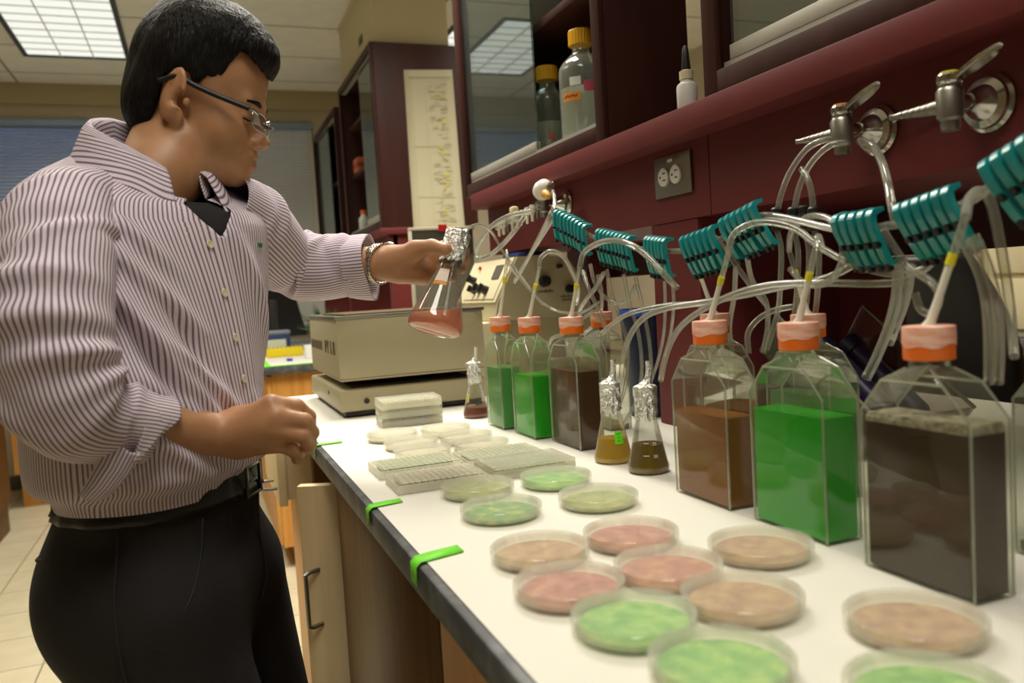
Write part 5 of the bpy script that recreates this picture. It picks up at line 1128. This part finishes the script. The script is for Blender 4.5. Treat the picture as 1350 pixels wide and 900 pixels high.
hf_.a[w] = np.maximum(hf_.a[w]-.0016*st_-.0035*st2, (U-uu)*.8*HS)
me, V = hf_.mesh('hair'); L_ = (V-HO)@HR; atr = me.attributes.new('strand', 'FLOAT_VECTOR', 'POINT'); atr.data.foreach_set('vector', L_.astype(np.float32).ravel())
m_hair = bpy.data.materials.new('black_hair'); m_hair.use_nodes = True; nt = m_hair.node_tree; pb = nt.nodes['Principled BSDF']; pb.inputs['Base Color'].default_value = lin((15,12,11)); pb.inputs['Roughness'].default_value = .5; pb.inputs['Specular IOR Level'].default_value = .22
at_ = nt.nodes.new('ShaderNodeAttribute'); at_.attribute_name = 'strand'; mp = nt.nodes.new('ShaderNodeMapping'); mp.inputs['Rotation'].default_value = (0, 0, .35); mp.inputs['Scale'].default_value = (1.3, .16, 1.6); nt.links.new(at_.outputs['Vector'], mp.inputs[0]); nz_ = nt.nodes.new('ShaderNodeTexNoise'); nz_.inputs['Scale'].default_value = 210; nz_.inputs['Detail'].default_value = 3; nt.links.new(mp.outputs[0], nz_.inputs['Vector']); bn = nt.nodes.new('ShaderNodeBump'); bn.inputs['Strength'].default_value = 1.0; bn.inputs['Distance'].default_value = .006; nt.links.new(nz_.outputs['Fac'], bn.inputs['Height']); nt.links.new(bn.outputs[0], pb.inputs['Normal'])
hair = child('hair', me, m_hair); relax(hair, 2)
def hb(bm): 
    me = bpy.data.meshes.new('x'); bmesh.ops.recalc_face_normals(bm, faces=bm.faces[:]); bm.to_mesh(me); bm.free(); return me
for s_ in (-1, 1):
    b = BM(); pts = spline([Vector(H(.0985, .016, s_*.012)), Vector(H(.0975, .0185, s_*.028)), Vector(H(.086, .017, s_*.046))], 6); tube(b, pts, [.0020+.0014*math.sin(PI*min(1, i/len(pts)+.2)) for i in range(len(pts))], 8); me = hb(b); me.name = 'eyebrow'; child('eyebrow', me, m_hair)
    b = BM(); pts = spline([Vector(H(.0895, -.0085, s_*.022)), Vector(H(.0905, -.011, s_*.033)), Vector(H(.084, -.0095, s_*.044))], 5); tube(b, pts, .0011, 6); me = hb(b); child('eyelash', me, m_hair)
# ---- glasses
m_gl = mat('glasses_black', (20,19,19), .55); m_rim = mat('glasses_rim', (176,172,160), .25, .9); c_lens = clear('lens', (250,250,248), .01, refl=.10, rough=.01, edge=.5)
gl = bpy.data.objects.new('eyeglasses', None); COL.objects.link(gl); gl.parent = man
def gchild(name, bm, m, smooth=35): return child(name, hb(bm), m, gl, smooth)
for s_ in (-1, 1):
    pr = [(.024*math.copysign(abs(math.cos(a))**.6, math.cos(a)), .0135*math.copysign(abs(math.sin(a))**.6, math.sin(a))) for a in [2*PI*k/32 for k in range(33)]]
    def LP(y, z, off=0): return Vector(H(.111-.22*max(0, abs(y+.034)-.012)*1.0-.0*off+off-.0016*(z/.0135), -.010+z, s_*(.034+y)))
    b = BM(); tube(b, [LP(y, z) for y, z in pr], .0010, 6, False); gchild('rim', b, m_rim)
    b = BM(); c0 = b.verts.new(LP(0, 0, .001)); rr = [b.verts.new(LP(y, z)) for y, z in pr[:-1]]
    for k in range(32): b.faces.new((c0, rr[k], rr[(k+1) % 32]))
    gchild('lens', b, c_lens)
    b = BM(); tube(b, [Vector(H(.108, -.002, s_*.057)), Vector(H(.104, .000, s_*.068)), Vector(H(.098, .001, s_*.073))], .0017, 8); gchild('hinge', b, m_rim)
    b = BM(); pts = spline([Vector(H(.098, .001, s_*.073)), Vector(H(.050, .010, s_*.0765)), Vector(H(.016, .018, s_*.0800)), Vector(H(-.008, .026, s_*.0815)), Vector(H(-.034, .014, s_*.080))], 6); o_ = tube(b, pts, .0036, 8); gchild('temple', b, m_gl)
b = BM(); tube(b, spline([Vector(H(.111, -.006, -.011)), Vector(H(.114, -.002, 0)), Vector(H(.111, -.006, .011))], 4), .0012, 8); gchild('bridge', b, m_rim)
# ---- striped shirt
m_shirt = bpy.data.materials.new('striped_cotton'); m_shirt.use_nodes = True; nt = m_shirt.node_tree; pb = nt.nodes['Principled BSDF']; pb.inputs['Roughness'].default_value = .85; pb.inputs['Specular IOR Level'].default_value = .2
at_ = nt.nodes.new('ShaderNodeAttribute'); at_.attribute_name = 'stripe'; mu = nt.nodes.new('ShaderNodeMath'); mu.operation = 'MULTIPLY'; mu.inputs[1].default_value = 1/.0050; nt.links.new(at_.outputs['Fac'], mu.inputs[0]); fr = nt.nodes.new('ShaderNodeMath'); fr.operation = 'FRACT'; nt.links.new(mu.outputs[0], fr.inputs[0]); rp = nt.nodes.new('ShaderNodeValToRGB'); e = rp.color_ramp.elements; e[0].position = 0; e[0].color = lin((228,217,227)); e[1].position = .50; e[1].color = lin((228,217,227)); x_ = e.new(.62); x_.color = lin((136,110,130)); x_ = e.new(.88); x_.color = lin((136,110,130)); x_ = e.new(1); x_.color = lin((228,217,227)); nt.links.new(fr.outputs[0], rp.inputs[0]); nt.links.new(rp.outputs[0], pb.inputs['Base Color'])
tc = nt.nodes.new('ShaderNodeTexCoord'); nz_ = nt.nodes.new('ShaderNodeTexNoise'); nz_.inputs['Scale'].default_value = 34; nz_.inputs['Detail'].default_value = 4; bn = nt.nodes.new('ShaderNodeBump'); bn.inputs['Strength'].default_value = .25; bn.inputs['Distance'].default_value = .006; nt.links.new(tc.outputs['Object'], nz_.inputs['Vector']); nt.links.new(nz_.outputs['Fac'], bn.inputs['Height']); nt.links.new(bn.outputs[0], pb.inputs['Normal'])
def sheet(name, G, stripe, m, parent=None, thick=.0012, hole=None):
    """G: (rows, cols, 3) grid of points in world space -> one cloth sheet"""
    nr, nc = G.shape[:2]; idx = np.arange(nr*nc).reshape(nr, nc); Q = np.stack([idx[:-1, :-1], idx[:-1, 1:], idx[1:, 1:], idx[1:, :-1]], -1).reshape(-1, 4)
    if hole is not None: Q = Q[~hole[:-1, :-1].reshape(-1)]
    me = bpy.data.meshes.new(name); me.from_pydata(G.reshape(-1, 3).tolist(), [], Q.tolist()); me.update(); a = me.attributes.new('stripe', 'FLOAT', 'POINT'); a.data.foreach_set('value', stripe.reshape(-1).astype(np.float32)); o = child(name, me, m, parent)
    if thick: s = o.modifiers.new('thickness', 'SOLIDIFY'); s.thickness = thick; s.offset = 0
    return o
def grid_normals(G):
    du = np.gradient(G, axis=0); dv = np.gradient(G, axis=1); n = np.cross(du, dv); return n/np.maximum(np.linalg.norm(n, axis=-1, keepdims=True), 1e-9)
FW = np.array([math.cos(tw), math.sin(tw), 0]); LW = np.array([-math.sin(tw), math.cos(tw), 0])
SEC = [(.950, -.058, 1.172, .152, .108, 0), (.966, -.060, 1.172, .158, .112, 0), (.980, -.063, 1.172, .174, .126, 0), (1.005, -.065, 1.173, .177, .129, 0), (1.06, -.065, 1.176, .176, .129, 0), (1.13, -.063, 1.182, .180, .128, 0), (1.20, -.060, 1.188, .186, .124, 0), (1.26, -.058, 1.193, .188, .118, 0), (1.295, -.053, 1.197, .184, .111, .006), (1.324, -.048, 1.20, .170, .101, .016), (1.344, -.044, 1.202, .144, .090, .026), (1.357, -.040, 1.204, .110, .080, .033), (1.364, -.037, 1.206, .086, .073, .036), (1.368, -.036, 1.207, .072, .066, .037)]
S_ = np.array(SEC); NR, NC = 190, 241; zz = np.linspace(0, len(SEC)-1, NR); ii = np.arange(len(SEC))
def csp(x, y, q):
    """smooth interpolation"""
    i = np.clip(np.floor(q).astype(int), 0, len(y)-2); t = q-i; ym = y[np.clip(i-1, 0, None)]; y0 = y[i]; y1 = y[i+1]; yp = y[np.clip(i+2, None, len(y)-1)]; return .5*(2*y0+(y1-ym)*t+(2*ym-5*y0+4*y1-yp)*t*t+(3*y0-ym-3*y1+yp)*t**3)
z_, cx_, cy_, a_, b_, tl_ = [csp(ii, S_[:, k], zz)[:, None] for k in range(6)]; th0 = np.linspace(-PI, PI, NC); dth = th0-.0707; hwv = .20*np.clip((z_-1.272)/.07, 0, 1); th = .0707+np.sign(dth)[None, :]*(hwv+np.abs(dth)[None, :]*(1-hwv/PI))          # th = 0 at the front, + to his left
ct, st = np.cos(th), np.sin(th); tz = math.radians(-25)-math.radians(24)*np.clip((z_-1.04)/.26, 0, 1)**1.2; FWz = (np.cos(tz), np.sin(tz)); LWz = (-np.sin(tz), np.cos(tz)); ex = .86; rc = np.sign(ct)*np.abs(ct)**ex*b_; rs = np.sign(st)*np.abs(st)**ex*a_
G = np.stack([cx_+FWz[0]*rc+LWz[0]*rs, cy_+FWz[1]*rc+LWz[1]*rs, z_-tl_*ct*1.2+0*th], -1)
arc = th*.150*(.25+.75*(a_+b_)/.31)
nrm = grid_normals(G); cen = np.stack([cx_+0*th, cy_+0*th, z_+0*th], -1); sg = np.sign(((G-cen)*nrm).sum(-1).mean()); nrm = nrm*sg
def ridge(z0, t0, z1, t1, wd, h):
    """a soft fold line from (z0, theta0) to (z1, theta1)"""
    A = np.array([t0*.15, z0]); B = np.array([t1*.15, z1]); p = np.stack([th*.15+0*z_, z_+0*th], -1); d = B-A; t = np.clip(((p-A)@d)/(d@d), 0, 1); q = np.linalg.norm(p-A-t[..., None]*d, axis=-1); return h*np.exp(-(q/wd)**2)*np.sin(PI*np.clip(t*.9+.08, 0, 1))
D = np.zeros_like(arc)
for r in ((1.30, -1.15, 1.06, -.50, .013, .012), (1.27, -1.30, 1.00, -.90, .012, .010), (1.30, -.95, 1.14, -.25, .011, .009), (1.12, -1.0, 1.00, -.30, .012, .010), (1.06, -1.15, .985, -.55, .010, .009), (1.32, -.75, 1.22, -.30, .010, .007), (1.16, -.7, 1.03, -.05, .010, .008), (1.10, -.55, .98, -.15, .009, .008), (1.28, .2, 1.10, .6, .012, .007), (1.06, .1, .97, .35, .010, .007), (1.24, -.62, 1.08, -.30, .008, -.008), (1.20, -.95, 1.03, -.60, .009, -.009), (1.09, -.80, .985, -.40, .008, -.007)): D += ridge(*r)
K, ph = hash_waves(11, 9, 24, 60); D += .0045*waves(G*np.array([1, 1, .45]), K, ph)
D *= 1.35
D *= np.clip((1.368-z_)/.05, 0, 1)*np.clip((z_-.950)/.03, 0, 1)
D += np.where(np.abs(th+.03) < .115, .0018, 0)*np.clip((1.357-z_)/.01, 0, 1)                                                  # button placket
D -= .0022*np.exp(-((th-.095)/.012)**2)*np.clip((1.357-z_)/.01, 0, 1)
G = G+nrm*D[..., None]
vee = np.zeros(th.shape, bool); cmid = int(np.where(dth < 0)[0][-1]); vee[:, cmid] = hwv[:, 0] > .0015
shirt = sheet('shirt', G, arc, m_shirt, None, .0012, vee)
cs = np.abs(th0-.05) < .55; rs_ = z_[:, 0] > 1.20; Gu = (G-nrm*(.0045+np.maximum(D, 0)[..., None]))[rs_][:, cs]
u0 = sheet('undershirt', Gu, np.zeros(Gu.shape[:2]), mat('undershirt_black', (28,26,30), .9), None, .001)
def on_torso(z, t, off=0.0):
    r = int(np.argmin(np.abs(z_[:, 0]-z))); c = int(round((t+PI)/(2*PI)*(NC-1))); return G[r, c]+nrm[r, c]*off, nrm[r, c]
m_btn = mat('shirt_button', (222,212,180), .35)
for z in (1.262, 1.20, 1.14, 1.085, 1.03, .99):
    p, n_ = on_torso(z, -.03, .0014); b = BM(); lathe(b, [(0, 0), (.0052, 0), (.0056, .0012), (.0050, .0020), (.0035, .0016), (0, .0016)], 16, align(p, p+n_*.01)); child('button', hb(b), m_btn, shirt, 35)
p, n_ = on_torso(1.265, .50, .0022); b = BM(); cboxM(b, Vector(p), (.010, .006, .0016), align(p, p+n_).to_3x3().to_4x4() ); child('green_emblem', hb(b), mat('emblem_green', (40,110,60), .7), shirt, 35)
def sleeve(name, pts, rad, n=110, m=73, seed=1, amp=.006, phase=0.0, elbow=.5, up=(0, 0, 1), flat=1.0):
    P = spline([Vector(at(*p)) for p in pts], max(2, n//(len(pts)-1))); n = len(P); R = np.interp(np.linspace(0, len(rad)-1, n), range(len(rad)), rad); P_ = np.array([tuple(p) for p in P]); T = np.gradient(P_, axis=0); T /= np.linalg.norm(T, axis=1)[:, None]
    N0 = np.array(up)-T[0]*np.dot(up, T[0]); N0 /= np.linalg.norm(N0); rows = []; a = np.linspace(0, 2*PI, m)+phase; cur = N0; L_ = np.concatenate([[0], np.cumsum(np.linalg.norm(np.diff(P_, axis=0), axis=1))])
    for i in range(n):
        cur = cur-T[i]*np.dot(cur, T[i]); cur /= np.linalg.norm(cur); B = np.cross(T[i], cur); rows.append(P_[i]+np.outer(np.cos(a), cur)*R[i]*flat+np.outer(np.sin(a), B)*R[i])
    Gs = np.array(rows); nr_ = (Gs-P_[:, None, :]); nr_ /= np.linalg.norm(nr_, axis=-1, keepdims=True); s = L_[:, None]+0*a[None, :]; A = a[None, :]+0*s
    RR = np.random.default_rng(seed); d = np.zeros_like(s)
    for k in range(16):
        s0 = RR.uniform(0, L_[-1]); a0 = RR.uniform(0, 2*PI); wd = RR.uniform(.007, .014); sl = RR.uniform(-.035, .035); ln = RR.uniform(.6, 1.5); near = .45+.9*math.exp(-((s0/L_[-1]-elbow)/.22)**2)
        da = (A-phase-a0+PI) % (2*PI)-PI; d += near*RR.choice([1, 1, -1])*np.exp(-((s-s0-sl*da)/wd)**2)*np.exp(-(da/ln)**2)
    K, ph = hash_waves(seed+40, 8, 28, 70); d = d*amp+.35*amp*waves(Gs, K, ph); d *= np.clip((L_[-1]-s)/.02, 0, 1)*.75+.25
    Gs = Gs+nr_*d[..., None]; rm = float(np.mean(rad)); return sheet(name, Gs, (A-phase)*rm, m_shirt, shirt), Gs, P_, T
sleeve('sleeve', [(120,260,1.02), (90,286,.958), (74,335,.905), (68,400,.875), (70,470,.862), (83,520,.864), (108,548,.880), (146,557,.908), (190,562,.935)], [.040, .058, .061, .060, .057, .054, .049, .046, .043], 150, 97, 4, .0105, .0, .62, (1, 0, 0))
sleeve('sleeve', [(288,262,1.14), (312,284,1.19), (340,312,1.24), (366,338,1.285), (392,350,1.312), (424,353,1.314), (456,351,1.312), (474,350,1.309)], [.045, .060, .062, .058, .056, .052, .048, .044], 130, 85, 9, .0080, .0, .5, (0, 0, 1))
def cuff(pts, rad, seed, flare=0.0, fl_dir=(0, 0, -1), phase=0.0, lag=0.0):
    P = spline([Vector(at(*p)) for p in pts], 5); n = len(P); P_ = np.array([tuple(p) for p in P]); T = np.gradient(P_, axis=0); T /= np.linalg.norm(T, axis=1)[:, None]; a = np.linspace(0, 2*PI, 73); R = np.interp(np.linspace(0, len(rad)-1, n), range(len(rad)), rad); rows = []; cur = np.array([0, 0, 1.0]); RR = np.random.default_rng(seed); jg = sum(RR.uniform(-1, 1)*np.sin(k*a+RR.uniform(0, 6)) for k in range(1, 5))*.0022
    for i in range(n):
        cur = cur-T[i]*np.dot(cur, T[i]); cur /= np.linalg.norm(cur); B = np.cross(T[i], cur); dirs = np.outer(np.cos(a), cur)+np.outer(np.sin(a), B); fl = np.maximum(0, dirs@np.array(fl_dir))**3*flare*(i/(n-1)); rows.append(P_[i]+dirs*(R[i]+jg*(1+i/n)+fl)[:, None]-np.outer(np.maximum(0, .35-dirs[:, 2])*lag*(i/(n-1)), T[i]))
    Gs = np.array(rows); back = Gs[::-1].copy(); cen = P_[::-1][:, None, :]; back = cen+(back-cen)*.93; Gs = np.concatenate([Gs, back[1:]], 0); st = np.cumsum(np.r_[0, np.linalg.norm(np.diff(Gs[:, 0], axis=0), axis=1)])[:, None]+0*a[None, :]
    return sheet('cuff', Gs, (a[None, :]*.053+0*st), m_shirt, shirt)
cuff([(166,559,.920), (184,562,.932), (200,565,.944), (212,567,.952)], [.045, .046, .047, .047], 3, .010, (-.52, -.45, -.72), 0, .042)
cuff([(456,351,1.312), (468,350,1.312), (480,349,1.311), (489,348,1.310)], [.048, .0495, .0500, .0490], 6, .006)
tb = [[(146,572,.872), (158,586,.876), (172,596,.884), (186,598,.894)], [(130,606,.870), (144,616,.872), (158,622,.880), (172,622,.890)], [(116,632,.868), (128,640,.868), (142,644,.874), (158,640,.884)], [(105,652,.868), (112,658,.866), (124,662,.870), (142,656,.878)]]
Gt = np.array([[V3(at(*q)) for q in r] for r in tb]); iu = np.linspace(0, 3, 22)
def lerp_rows(A, i): lo_ = np.floor(i).astype(int).clip(0, len(A)-2); t = (i-lo_).reshape(-1, *([1]*(A.ndim-1))); return A[lo_]*(1-t)+A[lo_+1]*t
Gt = lerp_rows(Gt, iu); Gt = np.swapaxes(lerp_rows(np.swapaxes(Gt, 0, 1), iu), 0, 1); sheet('cuff_tab', Gt, (np.arange(22)*.0022)[None, :]+0*Gt[..., 0], m_shirt, shirt, .002)
# collar: stand and fold with two points, and the dark undershirt at the neck
cth = np.linspace(-PI+.13, PI-.13, 121)+PI                            # 0 at the back, +-pi at the front
tt = math.radians(-49); FT_ = np.array([math.cos(tt), math.sin(tt), 0]); LT_ = np.array([-math.sin(tt), math.cos(tt), 0])
def collar():
    phi = np.linspace(-PI*.87, PI*.87, 141); rows = []; fr = np.abs(phi)/PI                                                      # 0 back .. 1 front
    c0 = NB+np.array([-.006, 0, 0])
    def ring(r, zb, zf, fx=0.0): 
        z = zb+(zf-zb)*fr**1.5; dirs = -np.cos(phi)[:, None]*FT_+np.sin(phi)[:, None]*LT_; return c0+dirs*(r[:, None] if hasattr(r, '__len__') else r)*np.array([1.0, 1.0, 1])+np.outer(z, Zv)+np.outer(fx*fr**4, FT_)
    point = np.exp(-((fr-.85)/.09)**2)
    rows = [ring(.073, .000, -.085), ring(.068, .026, -.068), ring(.066, .050, -.052), ring(.070, .054, -.054), ring(.077, .046, -.060), ring(.086+.004*point, .026, -.078), ring(.099+.010*point, -.004, -.104)]
    rows[-1] = rows[-1]-np.outer(point*.022, Zv); rows[-2] = rows[-2]-np.outer(point*.008, Zv)
    Gc = np.array(rows); i = np.linspace(0, len(rows)-1, 25); lo_ = np.floor(i).astype(int).clip(0, len(rows)-2); t = (i-lo_)[:, None, None]; Gc = Gc[lo_]*(1-t)+Gc[lo_+1]*t
    return sheet('collar', Gc, (np.arange(25)*.0050)[:, None]+.012*np.abs(phi)[None, :]+0*Gc[..., 0], m_shirt, shirt, .0018), Gc, phi
co, Gc, phi = collar()
for v in (-.835*PI, .835*PI):
    k = int(np.argmin(np.abs(phi-v))); p = Gc[-2, k]; n_ = p-(NB+np.array([0, 0, p[2]-NB[2]])); n_ /= np.linalg.norm(n_); b = BM(); lathe(b, [(0, 0), (.005, 0), (.005, .0018), (0, .0018)], 16, align(p+n_*.001, p+n_*.01)); child('button', hb(b), m_btn, co, 35)
b = BM(); lathe(b, [(.064, -.055), (.065, -.030), (.0625, -.010), (.0600, -.009)], 40, Matrix.Translation(NB) @ Matrix.Rotation(.45, 4, Vector(LT_))); u_ = child('undershirt', hb(b), mat('undershirt_black', (28,26,30), .9)); 
# ---- trousers, belt, shoes
tf = Field((-.36, .90, .03), (.26, 1.46, 1.0), .0042); t_ = tf
HB = TB
t_.ell((-.056, 1.172, .945), (.112, .152, .075), HB, .04); t_.ell((-.062, 1.17, .83), (.126, .168, .13), HB, .05); t_.ell(np.array([-.070, 1.17, .840])-FW*.038, (.095, .150, .10), HB, .05)
for s_, kn, an in ((-1, np.array([.015, 1.055, .46]), np.array([-.055, 1.03, .06])), (1, np.array([.055, 1.29, .47]), np.array([-.035, 1.33, .06]))):
    hip = np.array([-.050, 1.17, .80])+LW*s_*.086; t_.cone(hip, kn, .100, .078, .04); t_.cone(kn, an, .078, .062, .03)
w, P = t_.win(np.array([-.36, .90, .03]), np.array([.26, 1.46, 1.0]), 0); K, ph = hash_waves(21, 12, 30, 75); t_.a[w] += (.0038*waves(P*np.array([1, 1, .8]), K, ph)).astype(np.float32); t_.a[w] = np.maximum(t_.a[w], P[..., 2]-.982); t_.a[w] = np.maximum(t_.a[w], .045-P[..., 2])
me, V = t_.mesh('trousers'); m_trous = mat('black_twill', (27,25,25), .85, noise=((33,31,30), 14, (1,1,1), .4, .7), bump=(300, .12, (1,1,1))); trous = child('trousers', me, m_trous); relax(trous, 3)
def surf_ring(z, off, lo=-PI, hi=PI, n=90):
    """points round the waist just outside the trousers"""
    out = []
    for k in range(n+1):
        a = lo+(hi-lo)*k/n; d = FW*math.cos(a)+LW*math.sin(a); c = np.array([-.056, 1.172, z]); r = np.arange(.05, .26, .001); q = c+np.outer(r, d); ijk = np.clip(np.round((q-tf.lo)/tf.h).astype(int), 0, tf.n-1); v = tf.a[ijk[:, 0], ijk[:, 1], ijk[:, 2]]; j = np.argmax(v > 0); out.append(c+d*(r[j]+off))
    return np.array(out)
lo_, hi_ = surf_ring(.937, .003), surf_ring(.971, .003); mid_ = (lo_+hi_)/2
Gb = np.array([lo_+(hi_-lo_)*t for t in np.linspace(0, 1, 5)]); belt = sheet('belt', Gb, np.zeros(Gb.shape[:2]), mat('belt_leather', (20,18,18), .38), None, .004)
p = mid_[45]; b = BM(); Mb = axes(p+FW*.004, LW, Zv, FW)
for q in (((-.024, -.021, 0), (-.019, .021, .004)), ((.019, -.021, 0), (.024, .021, .004)), ((-.019, .017, 0), (.019, .021, .004)), ((-.019, -.021, 0), (.019, -.017, .004)), ((-.019, -.0015, .002), (.004, .0015, .005))): box(b, q[0], q[1], .0008, Mb)
child('buckle', hb(b), mat('buckle_dark', (96,90,78), .3, .9), belt, 35)
for k in (14, 56, 76, 4):
    b = BM(); p = mid_[k]; d_ = p-np.array([-.056, 1.172, p[2]]); d_ /= np.linalg.norm(d_); box(b, (-.006, -.024, .001), (.006, .024, .006), .001, axes(p, np.cross(Zv, d_), Zv, d_)); child('belt_loop', hb(b), m_trous, trous, 35)
def seam(name, zs, ts, r=.0014):
    pts = []
    for z, t in zip(zs, ts): pts.append(Vector(surf_ring(z, .0004, t, t, 1)[0]))
    b = BM(); tube(b, spline(pts, 8), r, 6); child(name, hb(b), mat('seam_black', (42,40,39), .8), trous)
seam('pocket_seam', (.930, .88, .84, .80), (-.80, -.88, -1.02, -1.22)); seam('side_seam', (.930, .86, .80, .74), (-1.45, -1.45, -1.42, -1.38)); seam('fly_seam', (.930, .87, .82, .78), (.10, .10, .08, .02)); seam('pocket_seam', (.898, .890, .884), (-2.1, -2.35, -2.6), .0022)
m_shoe = mat('shoe_black', (20,19,18), .35)
for an in (np.array([-.055, 1.03, 0]), np.array([-.035, 1.33, 0])):
    sf = Field(an+np.array([-.13, -.12, -.01]), an+np.array([.26, .12, .13]), .004); sf.cone(an+np.array([-.04, 0, .045]), an+np.array([.15, -.03, .034]), .042, .034, .02); sf.cone(an+np.array([0, 0, .07]), an+np.array([.06, -.01, .05]), .042, .036, .02); w, P = sf.win(sf.lo, sf.lo+.4, 0); sf.a[w] = np.maximum(sf.a[w], .004-P[..., 2]); me, V = sf.mesh('shoe'); o = child('shoe', me, m_shoe); relax(o, 2)
# ---- wristwatch with a metal bracelet on the left wrist
wt = bpy.data.objects.new('wristwatch', None); COL.objects.link(wt); wt.parent = man
dW = V3(at(520, 347, 1.283))-V3(at(492, 348, 1.305)); dW /= np.linalg.norm(dW); wc = V3(at(500, 348, 1.292)); side = np.cross(dW, Zv); side /= np.linalg.norm(side); upv = np.cross(side, dW)
for k in range(30):
    a = 2*PI*k/30; d_ = side*math.cos(a)+upv*math.sin(a); b = BM(); Mw = axes(wc+d_*.0312+dW*.004*math.sin(a), dW, np.cross(d_, dW), d_); hw = .0085 if not 12 <= k <= 15 else .0095
    for j in (-1, 0, 1): box(b, (j*hw*.62-hw*.28, -.0031, -.0012), (j*hw*.62+hw*.28, .0031, .0014), .0006, Mw)
    o = child('bracelet_link', hb(b), m_chrome, wt, 35)
b = BM(); d_ = side*math.cos(2.6)+upv*math.sin(2.6); 
if np.dot(d_, [0, 1, 0]) < 0: d_ = -d_
lathe(b, [(0, 0), (.018, 0), (.019, .003), (.0185, .007), (.016, .0085), (0, .0085)], 32, align(wc+d_*.031, wc+d_*.05)); child('watch_case', hb(b), m_chrome, wt, 35)
# ================================================================== THE HELD FLASK
FB, FT = V3(at(572, 436, 1.238)), V3(at(604, 309, 1.276)); ax = FT-FB; Hf = float(np.linalg.norm(ax))*1.0; ax /= np.linalg.norm(ax)
ax_y = np.array([0, 1.0, 0])-ax*ax[1]; ax_y /= np.linalg.norm(ax_y); ax_x = np.cross(ax_y, ax)
t = thing('erlenmeyer_flask', 'tilted conical flask of salmon-pink broth held by its foil-wrapped neck', 'flask', (0, 0, 0)); Mf = axes(FB, ax_x, ax_y, ax); t.matrix_world = Mf; t.location = Mf.translation; t.rotation_euler = Mf.to_euler()
Rf, rn = .0425, .0150; P = erl_profile(Rf, Hf, rn); b = BM(); lathe(b, P, 56, None, False, False); body_ = obj('glass', b, c_glass, t, None, 60)
P2 = [(max(r-.0012, 0), max(z, .0018)) for r, z in P]; b = BM(); lathe(b, [(0, .0018)]+P2[1:-3], 48)
inv = Mf.inverted(); nl = (inv.to_3x3() @ Vector((0, 0, 1))).normalized(); lv = inv @ Vector(V3(at(578, 409, 1.250)))
r_ = bmesh.ops.bisect_plane(b, geom=b.verts[:]+b.edges[:]+b.faces[:], plane_co=lv, plane_no=nl, clear_outer=True); bmesh.ops.holes_fill(b, edges=[e for e in b.edges if e.is_boundary]); obj('liquid', b, L_salmon, t, None, 40)
fo = obj('foil_cover', foil_bm(rn*1.08, Hf*.72, Hf*1.03, 12, P), m_foil, t, None, 20)
b = BM(); tube(b, spline([(0, .002, Hf), (.008, .004, Hf*1.03), (.014, .006, Hf*1.08)], 5), [.013, .012, .011, .0095, .008, .007, .0065, .006, .0055, .005, .0045], 9); obj('foil_twist', b, m_foil, fo, None, 20)
def patch(a0, a1, z0, z1, m, name, off=.0006):
    b = BM(); rows = []
    for i in range(7): a = a0+(a1-a0)*i/6; rows.append([b.verts.new(((inside_at(P, z)+off)*math.cos(a), (inside_at(P, z)+off)*math.sin(a), z)) for z in (z0, (z0+z1)/2, z1)])
    for r0, r1 in zip(rows, rows[1:]):
        for k in range(2): b.faces.new((r0[k], r1[k], r1[k+1], r0[k+1]))
    return obj(name, b, m, body_)
patch(-2.60, -1.80, .072, .094, mat('label_paper', (238,222,206), .6), 'white_label'); patch(-2.60, -1.80, .066, .0715, mat('label_orange_band', (240,150,30), .55), 'orange_label')
patch(-1.25, -.75, .066, .070, mat('etched_print', (150,130,110), .6), 'etched_print')
